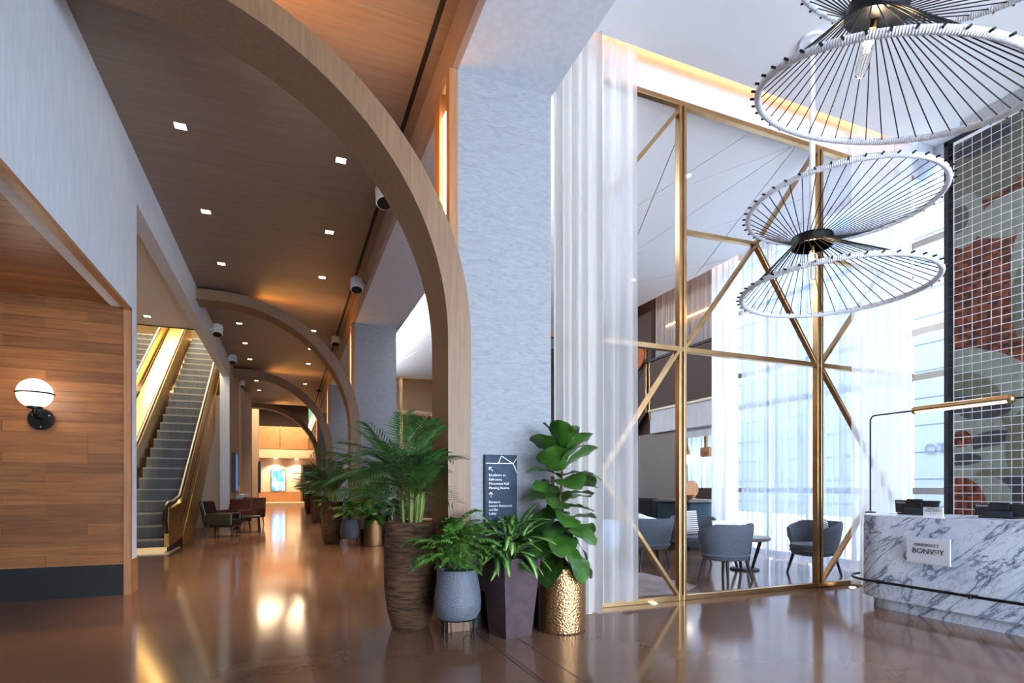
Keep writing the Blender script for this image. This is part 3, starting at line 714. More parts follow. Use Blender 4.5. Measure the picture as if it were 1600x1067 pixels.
text('lettering', 'MARRIOTT', 'letters', cd, (-.007,0,.085), rt, .024, 'CENTER', .0004); text('lettering', 'BONVOY', 'letters', cd, (-.007,0,.058), rt, .034, 'CENTER', .0004); text('lettering', '* * *', 'letters', cd, (-.007,0,.022), rt, .035, 'CENTER', .0004)
# linear desk lamp
DX = 6.5
a = PX(1360,803,DX); b = PX(1360,650,DX); c = PX(1425,643,DX); d = PX(1590,625,DX)
dl = thing('linear_desk_lamp', 'brass tube lamp on a bent black pole above the reception desk', 'lamp', (DX,a.y,1.0))
zl = b.z-1.0; r_ = .06
pts = [(0,0,0),(0,0,zl-r_)]+[(0,-r_*(1-math.cos(t)),zl-r_+r_*math.sin(t)) for t in [PI/2*i/6 for i in range(1,7)]]+[(0,c.y-a.y,zl)]
MB().tube(pts, .009, 10).build('pole', 'black', dl, True); MB().lathe([(.06,0),(.06,.012),(.015,.02)],20).build('base', 'black', dl)
y0, y1 = c.y-a.y, d.y-a.y
MB().tube([(0,y0-.03,zl+.0),(0,y1+.05,zl)], .036, 20).build('light_tube', 'tube', dl, True)
V = []; F = []; n = 14
for yy in (y0-.03, y1+.06):
    for i in range(n+1):
        t = -.35+(PI+.7)*i/n; V += [(.045*math.cos(t), yy, zl+.045*math.sin(t)), (.040*math.cos(t), yy, zl+.040*math.sin(t))]
k = 2*(n+1)
for i in range(n): F += [(2*i,2*i+2,k+2*i+2,k+2*i), (2*i+1,k+2*i+1,k+2*i+3,2*i+3), (2*i,2*i+1,2*i+3,2*i+2), (k+2*i,k+2*i+2,k+2*i+3,k+2*i+1)]
MB().add(V, F).build('shade', 'brass', dl, True)
for yy, s in ((y0-.03,1),(y1+.05,-1)): MB().tube([(0,yy+s*.03,zl),(0,yy+s*.02,zl),(0,yy,zl),(0,yy-s*.02,zl)], [.012,.034,.045,.045], 18).build('end_cap', 'brass', dl, True)
MB().tube([(0,y1+.02,zl),(0,y1-.5,zl)], .009, 8).build('pole', 'black', dl)

# ---- tile mural in a black frame
MXP, MY1, MY0, MZ1 = 8.2, 4.72, 1.2, 5.95
mu_ = thing('tile_mural', 'tall mural of rust olive and charcoal tiles in a black frame', 'mural', (MXP, MY1, 0))
MB().box((.0,-.05,0),(.16,0,MZ1)).build('frame_post', 'black_base', mu_); MB().box((0,MY0-MY1,MZ1-.06),(.16,0,MZ1)).build('frame_rail', 'black_base', mu_); MB().box((0,MY0-MY1,0),(.16,MY0-MY1+.05,MZ1)).build('frame_post', 'black_base', mu_)
MB().box((.005,MY0-MY1,0),(.03,-.11,MZ1-.06)).build('backing', 'sign_white', mu_)
def mural_mat():
    m, n, l, b = nt('mural_tile'); g = n.new('ShaderNodeNewGeometry'); s = n.new('ShaderNodeSeparateXYZ'); l.new(g.outputs['Position'], s.inputs[0])
    v = coords(n, l, (1,1,1), 'World'); dn = noise(n, l, v, 1.4, 2)
    def mix(fac, a, c):
        x = n.new('ShaderNodeMix'); x.data_type = 'RGBA'
        if hasattr(fac, 'links'): l.new(fac, x.inputs[0])
        else: x.inputs[0].default_value = fac
        for sl, q in ((6, a), (7, c)):
            if hasattr(q, 'links'): l.new(q, x.inputs[sl])
            else: x.inputs[sl].default_value = lin(q)
        return x.outputs[2]
    def mth(op, a, c=None, d=None):
        x = n.new('ShaderNodeMath'); x.operation = op
        for i, q in enumerate((a, c, d)):
            if q is None: continue
            if hasattr(q, 'links'): l.new(q, x.inputs[i])
            else: x.inputs[i].default_value = q
        return x.outputs[0]
    def ell(px, py, rx, ry, wob=.5):
        p = PX(px, py, MXP); sx = PX(px+rx, py, MXP).y-PX(px-rx, py, MXP).y; rz = (PX(px, py-ry, MXP).z-PX(px, py+ry, MXP).z)/2
        a = mth('DIVIDE', mth('SUBTRACT', s.outputs[1], p.y), abs(sx)/2); c = mth('DIVIDE', mth('SUBTRACT', s.outputs[2], p.z), rz)
        e = mth('ADD', mth('MULTIPLY', a, a), mth('MULTIPLY', c, c)); e = mth('ADD', e, mth('MULTIPLY', mth('SUBTRACT', dn, .5), wob))
        return mth('LESS_THAN', e, 1.0)
    # rust: small mosaic strips
    vm = coords(n, l, (1, 18, 26), 'World'); wn_ = n.new('ShaderNodeTexWhiteNoise'); fl_ = n.new('ShaderNodeVectorMath'); fl_.operation = 'FLOOR'; l.new(vm, fl_.inputs[0]); l.new(fl_.outputs[0], wn_.inputs[0])
    base = ramp(n, l, wn_.outputs[0], [(0, '#2a130c'), (.45, '#552612'), (1, '#7c3f20')])
    OL, SA, CH, LG = '#5d5e4e', '#7c8176', '#37383c', '#8d9389'
    cur = base
    for (px,py,rx,ry,c) in ((1540,180,120,130,OL),(1535,222,46,17,CH),(1590,330,75,34,SA),(1506,345,30,42,SA),(1498,342,16,22,'#4a4a44'),
        (1612,410,34,70,SA),(1600,470,20,60,OL),(1480,660,130,112,SA),(1478,680,92,100,OL),(1470,690,70,80,'#55584f'),(1510,690,60,62,SA),(1540,640,42,14,CH),(1500,632,26,14,CH),(1555,690,40,18,CH),(1570,720,70,26,SA),(1600,700,30,60,OL),
        (1502,686,16,13,None),(1500,718,34,9,CH),(1560,740,36,10,OL),(1590,770,44,28,CH),(1540,775,40,30,SA),(1500,790,40,44,None),(1585,805,60,14,CH)):
        cur = mix(ell(px,py,rx,ry,.35), cur, base if c is None else c)
    ln = ramp(n, l, noise(n, l, coords(n, l, (1,1,1), 'Object'), 9, 2), [(.3, '#d8d8d8'), (.7, '#ffffff')])
    x = n.new('ShaderNodeMix'); x.data_type = 'RGBA'; x.blend_type = 'MULTIPLY'; x.inputs[0].default_value = .7; l.new(cur, x.inputs[6]); l.new(ln, x.inputs[7])
    l.new(x.outputs[2], b.inputs['Base Color']); b.inputs['Roughness'].default_value = .5; b.inputs['Specular IOR Level'].default_value = .3; return m
M['mural'] = mural_mat()
TP = .105; tw = .094
tme = MB().box((0,-tw/2,-tw/2),(.018,tw/2,tw/2)).mesh('tile'); tme.materials.append(M['mural'])
rest = MB(); nt_ = 0; spots = []
ncol = int((MY1-.1-MY0-.1)/TP); nrow = int((MZ1-.1)/TP)
for r in range(nrow):
    for cidx in range(ncol): spots.append((r, cidx))
spots.sort(key=lambda q: (0 if (q[1] < 9 and q[0]*TP > 1.05) else 1, q[1]*1.0 + abs(q[0]*TP-3.3)*.0))
rt_ = random.Random(5)
for r, cidx in spots:
    yy = -.12-TP*cidx-TP/2; zz = MZ1-.1-TP*r-TP/2
    if nt_ < 298 and cidx < 9 and zz > .98:
        inst('tile', tme, None, mu_, (rt_.uniform(-.003,.003), yy+rt_.uniform(-.002,.002), zz), (rt_.uniform(-.008,.008),0,rt_.uniform(-.01,.01))); nt_ += 1
    else: rest.box((0,yy-tw/2,zz-tw/2),(.018,yy+tw/2,zz+tw/2))
ro = rest.build('tile_field', 'mural', mu_); ro['kind'] = 'stuff'
pins = MB()
for r in range(nrow): pins.box((.008,-.12,MZ1-.1-TP*r-.006),(.02,-.045,MZ1-.1-TP*r+.006))
po_ = pins.build('frame_pins', 'black_base', mu_); po_['kind'] = 'stuff'

# ================================================================== PENDANT LAMPS
RR = .90
unit_cord = MB().tube([(0,0,0),(0,0,1)], .0045, 6).mesh('cord'); unit_cord.materials.append(M['black'])
end_me = MB().tube([(RR*1.02,0,0),(RR*1.065,0,0)], .009, 6).mesh('cord_end'); end_me.materials.append(M['black'])
def pendant(label, hub, rot3, stem_top=None):
    """hub at origin, rings offset sideways from the hub"""
    t = thing('rope_pendant_lamp', label, 'lamp', hub, 0, 'hourglass rope pendant lamps')
    Rm = rot3
    t.rotation_mode = 'QUATERNION'; t.rotation_quaternion = Rm.to_quaternion()
    pass
    MB().lathe([(.185,-.05),(.2,-.05),(.2,.05),(.185,.05),(.185,-.05)], 40).build('hub', 'black', t, True)
    MB().lathe([(.03,-.02),(.185,-.02),(.185,.0),(.03,.0)], 32).build('hub_plate', 'black', t)
    NC = 44
    for up, dz, off in ((1,.38,.30),(-1,-.50,.23)):
        ex, ey = off*math.cos(YAW), -off*math.sin(YAW)
        rg = MB().torus(RR, .027, 0, 96, 10).build('ring', 'rope', t, True); rg.location = (ex, ey, dz)
        for i in range(NC):
            a = 2*PI*(i+.5*(up<0))/NC; ca, sa = math.cos(a), math.sin(a)
            p = Vector((.195*ca, .195*sa, .03*up)); q = Vector((ex+RR*ca*.985, ey+RR*sa*.985, dz-.028*up)); q.z = dz
            d = q-p; o = inst('cord', unit_cord, None, t, p); o.rotation_mode = 'QUATERNION'
            o.rotation_quaternion = d.to_track_quat('Z', 'Y'); o.scale = (1,1,d.length)
            inst('cord_end', end_me, None, rg, (0,0,0), (0,0,a))
    MB().tube([(0,0,-.02),(0,0,-.1)], .028, 14).build('socket', 'brass', t, True)
    bl = MB().lathe([(.02,-.09),(.036,-.13),(.04,-.2),(.04,-.36),(.03,-.4),(.0001,-.415)], 20).build('bulb', 'bulb_glass', t, True)
    fi_ = MB()
    for i in range(5): fi_.tube([(.012*math.cos(i*1.26),.012*math.sin(i*1.26),-.12),(.016*math.cos(i*1.26+.5),.016*math.sin(i*1.26+.5),-.25)], .0022, 5)
    fi_.build('filament', 'filament', bl)
    point_light('bulb_light', (0,0,-.18), 14, WARM2, .03, t)
    if stem_top:
        MB().tube([(0,0,.0),(0,0,stem_top-.03)], .028, 12).build('stem', 'sign_white', t, True)
        MB().lathe([(.12,stem_top-.03),(.12,stem_top)], 28).build('canopy', 'sign_white', t)
    return t
# lamp by the screen hangs plumb from its ceiling canopy
cp = G(1269, 62, ZL); F2 = cp.x*math.sin(YAW)+cp.y*math.cos(YAW)
zh = EYE+F2*(HY-378)/FPX
h2 = Vector((cp.x, cp.y, zh)); pendant('white rope hourglass pendant lamp hanging before the brass screen', h2, Matrix.Identity(3), ZL-zh)
# the nearer lamp swings out of plumb
F1 = RR*FPX/194.6
u = (1370-CX)/FPX; fw = Vector((math.sin(YAW), math.cos(YAW), 0)); rt3 = Vector((math.cos(YAW), -math.sin(YAW), 0))
h1 = fw*F1+rt3*(u*F1)+Vector((0,0,EYE+F1*(HY-20)/FPX))
nrm = (rt3*.147-fw*.276+Vector((0,0,1))).normalized()
q = Vector((0,0,1)).rotation_difference(nrm)
pendant('large tilted rope pendant lamp nearest the camera over the lobby', h1, q.to_matrix(), (ZL-h1.z)/nrm.z if ZL-h1.z > .1 else None)

# ================================================================== CORRIDOR LIGHTS
dfr = MB().box((-.075,-.075,-.006),(.075,-.06,.0)).box((-.075,.06,-.006),(.075,.075,.0)).box((-.075,-.06,-.006),(-.06,.06,.0)).box((.06,-.06,-.006),(.075,.06,.0)).mesh('rim'); dfr.materials.append(M['ceil_wood'])
dle = MB().box((-.06,-.06,-.002),(.06,.06,0)).mesh('lens'); dle.materials.append(M['down'])
def downlight(x, y, z, label, power=28, colr=WARM2, group='square corridor downlights', beam=True):
    t = thing('downlight', label, 'downlight', (x,y,z-.001), 0, group)
    inst('rim', dfr, None, t); inst('lens', dle, None, t)
    if beam: spot_light('downlight_beam', (0,0,-.05), power, colr, .95, t, (0,-.22 if x < 0 else .08,0))
for j, yy in enumerate((5.35-.0-2.1, 7.44, 9.6, 11.72, 15.8, 17.9, 20.06, 24.0, 26.3)):
    for x, sd_ in ((-1.17,'wall'),(.63,'column')):
        if j == 0: continue
        lab = '%s square ceiling downlight from the camera in the %s side row' % (('first','second','third','fourth','fifth','sixth','seventh','eighth')[j-1], sd_)
        downlight(x, yy, ZC, lab, 190, (1,.72,.46))
downlight(*[G(230,494,5.02).x, G(230,494,5.02).y], 5.02, 'square downlight in the pale soffit over the escalators', 60, group='soffit lights')
for i, (x, y) in enumerate(((1075,274),(990,437))):
    p = G(x, y, ZG); t = thing('ceiling_light', ('small round light in the lounge ceiling right of the first brass post','small round light in the lounge ceiling close to the sheer curtain')[i], 'downlight', (p.x,p.y,ZG), 0, 'round lounge downlights')
    MB().lathe([(.05,-.008),(.05,0)],18).build('rim', 'sign_white', t); MB().lathe([(.038,-.01),(.038,0)],18).build('lens', 'down', t)
# cylinder spots
def spot(px, py, X, label, side_, r=.12):
    p = PX(px, py, X); t = thing('cylinder_spotlight', label, 'spotlight', tuple(p), 0, 'white cylinder spotlights')
    MB().tube([(0,.03,.12),(0,.027,.115),(0,.02,.1),(0,-.06,-.1),(0,-.062,-.105)], [r*.7,r*.93,r,r,r*.96], 24).build('can', 'sign_white', t, True); MB().tube([(side_*.02,0,.02),(side_*.16,0,.02)], .03, 8).build('bracket', 'sign_white', t)
    MB().tube([(0,-.061,-.103),(0,-.0635,-.109)], r*.85, 18).build('lens', 'slot', t)
    return t
spot(340,517,-1.62,'white spotlight on the left header, nearest of its row',-1); spot(364,562,-1.62,'white spotlight on the left header, second of its row',-1); spot(379,600,-1.62,'white spotlight on the left header, third of its row',-1,.09)
spot(600,309,1.22,'white spotlight partly hidden behind the nearest arch',1); spot(557,446,1.22,'white spotlight on the oak beam between first and second column',1); spot(524,533,1.22,'white spotlight on the oak beam just before the second arch',1); spot(498,607,1.22,'white spotlight on the oak beam beyond the second arch',1)

# ---- globe sconce
p = PY(65,655,7.985); sc_ = thing('globe_sconce', 'opal globe wall sconce with black mount on the oak planks', 'lamp', (p.x,7.99,p.z))
MB().tube([(0,0,0),(0,-.03,0)], .125, 28).build('backplate', 'black', sc_, True)
MB().tube([(0,-.03,.02),(0,-.16,.02),(-.0,-.19,.05),(0,-.19,.12)], .026, 12).build('arm', 'black', sc_, True)
MB().lathe([(.07,.1),(.075,.125),(.05,.13)],20,o=(0,-.19,0)).build('cup', 'black', sc_, True)
MB().sphere((0,-.19,.27), .165, 28, 18).build('globe', 'globe', sc_, True)
MB().torus(.17, .012, 0, 40, 6).build('band', 'black', sc_).location = (0,-.19,.27)
for k_ in range(3):
    a = k_*2.1+.5; MB().sphere((.09*math.cos(a),-.03,.09*math.sin(a)), .008, 8, 6).build('screw', 'steel', sc_)
point_light('globe_light', (0,-.42,.27), 5, WARM2, .15, sc_)

# ---- wayfinding sign
p = PY(759,710,4.83); q = PY(808,800,4.83); y_ = 4.845
ws = thing('wayfinding_sign', 'slate blue wayfinding sign with white lettering on the column', 'sign', (p.x,y_,p.z)); W = PY(808,711,4.83).x-p.x; H = .72
MB().box((0,-.012,-H),(W,.014,0)).build('panel', 'sign', ws); MB().box((-.012,-.012,-H),(0,.014,0)).build('panel_edge', 'slot', ws)
lw_ = MB()
for a, b in (((.0,-.08),(W*.86,-.08)),((W*.4,-.078),(W*.5,-.01)),((W*.5,-.01),(W*.87,-.08)),((W*.87,-.08),(W,-.17)),((W*.87,-.08),(W*.99,-.03))): lw_.bar((a[0],-.013,a[1]),(b[0],-.013,b[1]),.002,.003)
lw_.build('line_pattern', 'steel', ws)
rs = (PI/2,0,0); x_ = W*.1
def arrow(x, z, ang):
    m_ = MB()
    for a, b in (((0,-.025),(0,.025)),((0,.025),(-.018,.006)),((0,.025),(.018,.006))):
        f_ = lambda q: (x+q[0]*math.cos(ang)-q[1]*math.sin(ang), -.0135, z+q[0]*math.sin(ang)+q[1]*math.cos(ang)); m_.bar(f_(a), f_(b), .002, .0055)
    m_.build('arrow', 'letters_white', ws)
arrow(x_+.02,-.135,PI/4)
for i, tx in enumerate(('Escalators to', 'Ballrooms', 'Monument Hall', 'Meeting Rooms')): text('lettering', tx, 'letters_white', ws, (x_,-.0135,-.2-.04*i), rs, .032, 'LEFT', .0005)
arrow(x_+.02,-.375,0)
for i, tx in enumerate(('Elevators', 'Lantern Restaurant', 'and Bar', 'Lobby')): text('lettering', tx, 'letters_white', ws, (x_,-.0135,-.45-.036*i), rs, .03, 'LEFT', .0005)

# ================================================================== ESCALATORS
TAN = .68; Y0 = 14.0; TOP = 24.5
def escalator(xr, label):
    """xr = X of the right handrail"""
    e = thing('escalator', label, 'escalator', (xr, 0, 0), 0, 'gold escalators')
    wd = 1.0; xs1 = -.12; xs0 = xs1-wd; xl = xs0-.12
    zf = lambda y: max(0, (y-Y0)*TAN)
    MB().box((xl-.1,12.5,.0),(.1,Y0-.1,.015)).build('landing_plate', 'landing', e)
    run = .40; n = int((TOP-Y0)/run)
    sme = MB().box((0,0,-.27),(wd,run+.06,0)).mesh('step'); sme.materials.append(M['step'])
    nme = MB().box((0,-.012,-.035),(wd,.05,.004)).mesh('nosing'); nme.materials.append(M['nosing'])
    for i in range(n): inst('nosing', nme, None, inst('step', sme, None, e, (xs0, Y0+run*i, .02+TAN*run*(i+.6))))
    for nm, x, sgn in (('balustrade', 0, 1), ('balustrade', xl, -1)):
        b = MB(); ys, ye = 13.35, TOP
        pr = lambda y, dz: (y, zf(y)+dz)
        yy = [12.95, 13.3, 14.0, 14.4, TOP]
        lo = [(12.95,.1),(13.6,.1),(14.4,.15),(TOP,zf(TOP)-.1)]; hi = [(12.95,.88),(13.6,.88),(14.4,.98),(TOP,zf(TOP)+.8)]
        V = []
        for dx in (-.04,.04):
            V += [(x+dx,y,z) for y,z in lo]+[(x+dx,y,z) for y,z in hi]
        m_ = 4; F = []
        for i in range(3): F += [(i,i+1,m_+i+1,m_+i),(8+i,8+m_+i,8+m_+i+1,8+i+1),(i,8+i,8+i+1,i+1),(m_+i,m_+i+1,8+m_+i+1,8+m_+i)]
        F += [(0,4,12,8),(3,11,15,7)]
        bo = MB().add(V, F).build(nm, 'gold', e)
        hp = [(x,13.2,.35),(x,12.92,.42),(x,12.78,.65),(x,12.88,.9),(x,13.1,.98),(x,13.6,.99),(x,14.4,1.1),(x,TOP,zf(TOP)+.92)]
        MB().tube(hp, .045, 10).build('handrail', 'handrail', e, True)
        # seams of the decking
        MB().bar((x+sgn*.045,14.4,.55),(x+sgn*.045,TOP,zf(TOP)+.33),.012,.03).build('deck_seam', 'handrail', e)
        MB().add([(x+sgn*.05,13.0,0),(x+sgn*.05,14.6,0),(x+sgn*.05,14.9,.25),(x+sgn*.05,13.6,.12),(x+sgn*.05,13.0,.12),(x,13.0,0),(x,14.6,0),(x,14.9,.25),(x,13.6,.12),(x,13.0,.12)],[(0,1,2,3,4),(5,9,8,7,6),(0,5,6,1),(1,6,7,2),(2,7,8,3),(3,8,9,4),(4,9,5,0)]).build('skirt', 'black_base', e)
        # truss cladding below the balustrade
        V = [(x+sgn*.06,14.5,.0),(x+sgn*.06,15.9,.0),(x+sgn*.06,TOP,zf(TOP)-1.15),(x+sgn*.06,TOP,zf(TOP)-.1),(x+sgn*.06,14.4,.15)]
        V += [(x,y,z) for _,y,z in V]
        MB().add(V, [(0,1,2,3,4),(5,9,8,7,6),(0,5,6,1),(1,6,7,2),(2,7,8,3),(3,8,9,4),(4,9,5,0)]).build('truss_cladding', 'gold', e)
    MB().add([(xl-.05,14.4,.62),(xl-.6,14.4,.62),(xl-.6,TOP,zf(TOP)+.45),(xl-.05,TOP,zf(TOP)+.45),(xl-.05,14.4,.55),(xl-.6,14.4,.55),(xl-.6,TOP,zf(TOP)+.38),(xl-.05,TOP,zf(TOP)+.38)],[(0,3,2,1),(4,5,6,7),(0,1,5,4),(1,2,6,5),(2,3,7,6),(3,0,4,7)]).build('centre_deck', 'gold', e)
    return e
escalator(-2.28, 'escalator nearest the corridor with gold sides and grey steps')
escalator(-4.25, 'escalator further from the corridor half hidden by the white wall')
for (x, y, z, pw) in ((-3.9, 17.5, 8.6, 230), (-3.9, 23.0, 8.8, 300)):
    area_light('stairwell_ceiling_light', (x, y, z), (0,0,0), 3.5, 2.5, pw, (1,.84,.58))

# ================================================================== CORRIDOR FURNITURE AND FAR END
def leather_chair(label, loc, rz, mat, legc='black'):
    t = thing('armchair', label, 'armchair', loc, rz, 'dark armchairs along the corridor')
    MB().box((-.36,-.36,.26),(.36,.36,.46)).build('seat', mat, t, bevel=.04)
    V = [(-.38,.2,.26),(.38,.2,.26),(.38,.34,.26),(-.38,.34,.26),(-.38,.36,.95),(.38,.36,.95),(.38,.48,.95),(-.38,.48,.95)]
    MB().add(V, [(0,3,2,1),(4,5,6,7),(0,1,5,4),(1,2,6,5),(2,3,7,6),(3,0,4,7)]).build('backrest', mat, t, bevel=.03)
    for s in (-1,1): MB().box((s*.33-.06,-.36,.3),(s*.33+.06,.3,.62)).build('armrest', mat, t, bevel=.03)
    for sx in (-1,1):
        for sy in (-1,1): MB().tube([(sx*.3,sy*.3,.26),(sx*.33,sy*.33,0)], [.022,.014], 8).build('leg', legc, t)
    MB().bar((-.33,-.3,.14),(.33,-.3,.14),.02,.02).build('stretcher', 'steel', t)
    return t
leather_chair('black leather armchair next to the escalator foot', (-1.62,16.6,0), PI/2-.25, 'leather')
leather_chair('oxblood armchair behind the black leather one', (-1.55,19.0,0), -.5, 'leather_red')
leather_chair('second oxblood armchair further along the corridor', (-1.2,21.3,0), -.2, 'leather_red')
tb = thing('corridor_table', 'dark low table in front of the oxblood armchairs', 'table', (-1.12,18.05,0)); MB().box((-.35,-.35,.42),(.35,.35,.47)).build('table_top', 'chair_leg', tb)
for sx in (-1,1):
    for sy in (-1,1): MB().tube([(sx*.3,sy*.3,.42),(sx*.33,sy*.33,0)], .018, 8).build('leg', 'chair_leg', tb)
cs = thing('console_table', 'pale console shelf on the corridor wall above the armchairs', 'table', (XL+.02,23.0,0)); MB().box((0,-.7,.95),(.3,1.6,1.05)).build('shelf_top', 'white', cs); MB().box((0,-.6,0),(.1,-.5,.95)).build('support', 'white', cs); MB().box((0,1.4,0),(.1,1.5,.95)).build('support', 'white', cs)
for i, (yy, z0_, hh, cl_) in enumerate(((20.9,1.15,1.35,'monitor'),(33,0,0,''),(35.2,1.0,1.9,'monitor'))):
    if hh:
        t = thing('wall_screen', ('tall dark display on the corridor wall beside the escalators','tall dark display on the side of the far pier')[i//2], 'screen', ((XL+.02) if i == 0 else XL+.12, yy if i == 0 else 36.6, z0_)); MB().box((0,0,0),(.12,.7,hh)).build('casing', 'monitor', t); MB().box((.12,.06,.06),(.125,.64,hh-.06)).build('screen_glass', glow('blue_screen_%d' % i, '#3f6fb0', .5), t)
# end wall: opening, doorway, poster, balcony
ew = MB().box((-4,YEND,0),(-.0+1.0,YEND+.2,3.6)).box((3.6,YEND,0),(9,YEND+.2,3.6)); ew.box((1.0,YEND,3.0),(3.6,YEND+.2,3.6))
struct('wall_end', ew, 'warm_wall', 'beige end wall of the corridor below the balcony')
struct('baseboard_end', MB().box((-4,YEND-.04,.2),(1.0,YEND,1.0)), 'oak_edge', 'oak base along the end wall')
struct('floor_step', MB().box((-4,YEND-1.8,0),(9,YEND,.2)), 'landing', 'pale step at the far end of the corridor')
struct('door_1', MB().box((.9,YEND-.06,.2),(1.05,YEND+.25,3.05)).box((1.0,YEND-.06,2.95),(3.6,YEND+.25,3.1)).box((1.05,YEND+2.2,0),(3.6,YEND+2.3,3.0)), 'brown_wall', 'dark doorway in the end wall')
sh = thing('lit_display_case', 'dim glass shelves with green bottles inside the far doorway', 'shelf', (2.1,YEND+1.8,0))
for zz in (1.0,1.5,2.0): MB().box((-.9,0,zz),(.9,.3,zz+.03)).build('shelf', 'steel', sh)
MB().box((-.9,.3,.5),(.9,.34,2.6)).build('back_panel', glow('green_glow', '#3d6a5a', .35), sh)
ps = thing('light_poster', 'glowing blue poster on the far end wall', 'poster', (-.72,YEND-.05,0))
a, b = PY(425,735,YEND), PY(445,766,YEND); ps.location = ((a.x+b.x)/2, YEND-.06, (a.z+b.z)/2); pw_, ph_ = (b.x-a.x)/2, (a.z-b.z)/2
MB().box((-pw_-.1,0,-ph_-.12),(pw_+.1,.05,ph_+.12)).build('frame', 'steel', ps)
def poster_mat():
    m, n, l, b_ = nt('blue_poster'); v = coords(n, l, (2.2,1,.9)); f = noise(n, l, v, 1.6, 4, .6, 1); r = ramp(n, l, f, [(.3,'#0c3f8f'),(.5,'#2f8fd0'),(.62,'#d8f2ff'),(.75,'#1f6fb8')])
    l.new(r, b_.inputs['Base Color']); l.new(r, b_.inputs['Emission Color']); b_.inputs['Emission Strength'].default_value = 1.3; return m
MB().box((-pw_,-.02,-ph_),(pw_,0,ph_)).build('picture', poster_mat(), ps)
struct('balcony_slab', MB().box((-4,YEND-.5,3.55),(9,YEND+4,4.2)), 'warm_wall', 'pale edge of the upper floor balcony')
br = thing('balcony_railing', 'wooden panel balcony railing above the end wall', 'railing', (0,YEND-.4,4.2))
for i in range(6):
    MB().box((-2.6+i*2.05,-.03,.05),(-.62+i*2.05,.03,1.75)).build('rail_panel', 'oak_edge', br); MB().box((-.6+i*2.05,-.05,-.4),(-.54+i*2.05,.05,1.8)).build('post', 'brass', br)
text('lettering', 'alba', 'letters', struct('trim_lettering_beam', MB().box((.4,YEND-.52,3.6),(3.5,YEND-.5,4.1)), 'warm_wall', 'fascia with small letters over the far doorway'), (1.5,YEND-.54,3.62), rs, .55)
struct('window_far', MB().box((1.6,YEND+3.8,6.2),(6,YEND+3.9,8.2)), glow('green_window', '#6f9a78', .8), 'window with greenery outside on the upper floor')
for (x, y, z, pw) in ((-.5,YEND-3,7.8,500),(-.3,34,8.0,300)):
    area_light('upper_ceiling_light', (x,y,z), (0,0,0), 3, 3, pw, (1,.75,.48))
for i, x in enumerate((-.9,.6)):
    p = Vector((x,YEND-.3,3.54)); t = thing('balcony_downlight', ('round downlight under the balcony near the blue poster','round downlight under the balcony near the doorway')[i], 'downlight', tuple(p)); MB().lathe([(.12,-.02),(.12,0)],16).build('lens', 'down', t); spot_light('beam', (0,-.3,-.1), 160, WARM2, 2.2, t)

# ================================================================== PLANTS
rp = random.Random(21)
def leaf_mesh(name, L, W, mat, shape, droop=.3, fold=.25, wav=0, nx=6, ny=10):
    """leaf along +Y from origin, X across"""
    V = []; F = []
    for j in range(ny+1):
        t = j/ny; w_ = W*shape(t); yy = L*(t-.25*droop*t*t); zz = -L*droop*t*t*.8
        for i in range(nx+1):
            s = i/nx*2-1; V.append((s*w_, yy, zz+abs(s)*w_*fold+wav*W*math.sin(t*17+s*2)*abs(s)))
    for j in range(ny):
        for i in range(nx): k = j*(nx+1)+i; F.append((k,k+1,k+nx+2,k+nx+1))
    me = MB().add(V, F).mesh(name, True); me.materials.append(M[mat]); return me
def frond_mesh(L, droop, nl, ll, seed, mat='leaf_dark'):
    r = random.Random(seed); mb = MB(); pts = []
    for i in range(15):
        t = i/14; pts.append(Vector((0, L*(t-.3*droop*t*t), L*(-droop*t*t*.75))))
    mb.tube(pts, [.007*(1-.8*i/14) for i in range(15)], 5, False)
    for i in range(nl):
        t = .12+.86*i/nl; k = t*14; a = pts[int(k)]; b = pts[min(14,int(k)+1)]; p = a.lerp(b, k-int(k)); tg = (b-a).normalized() if (b-a).length > 0 else Vector((0,1,0))
        l_ = ll*(math.sin(PI*(.14+.8*t))**.7)*r.uniform(.85,1.1)
        for s in (-1,1):
            d = (Vector((s*.85,0,0))+tg*(.55+.35*t)+Vector((0,0,.22))).normalized(); up = Vector((0,0,1)); sd = d.cross(up).normalized()*.0105
            q = p+d*l_*.5; e = p+d*l_+Vector((0,0,-l_*.32))
            mb.add([p-sd*.4, p+sd*.4, q+sd+Vector((0,0,-.02*l_)), q-sd+Vector((0,0,-.02*l_)), e], [(0,1,2,3),(3,2,4)])
    me = mb.mesh('frond'); me.materials.append(M[mat]); return me
FR = [frond_mesh(1.05,.5,18,.36,1), frond_mesh(.95,.7,17,.34,2), frond_mesh(1.15,.4,19,.38,3), frond_mesh(.85,.9,16,.3,4)]
def orient(az, pitch, roll=0): return (Matrix.Rotation(az,3,'Z') @ Matrix.Rotation(pitch,3,'X') @ Matrix.Rotation(roll,3,'Y')).to_euler()
def pot_soil(t, r, z): MB().lathe([(r,z-.02),(r*.9,z+.015),(.0001,z+.03)],28).build('soil', 'soil', t, True)

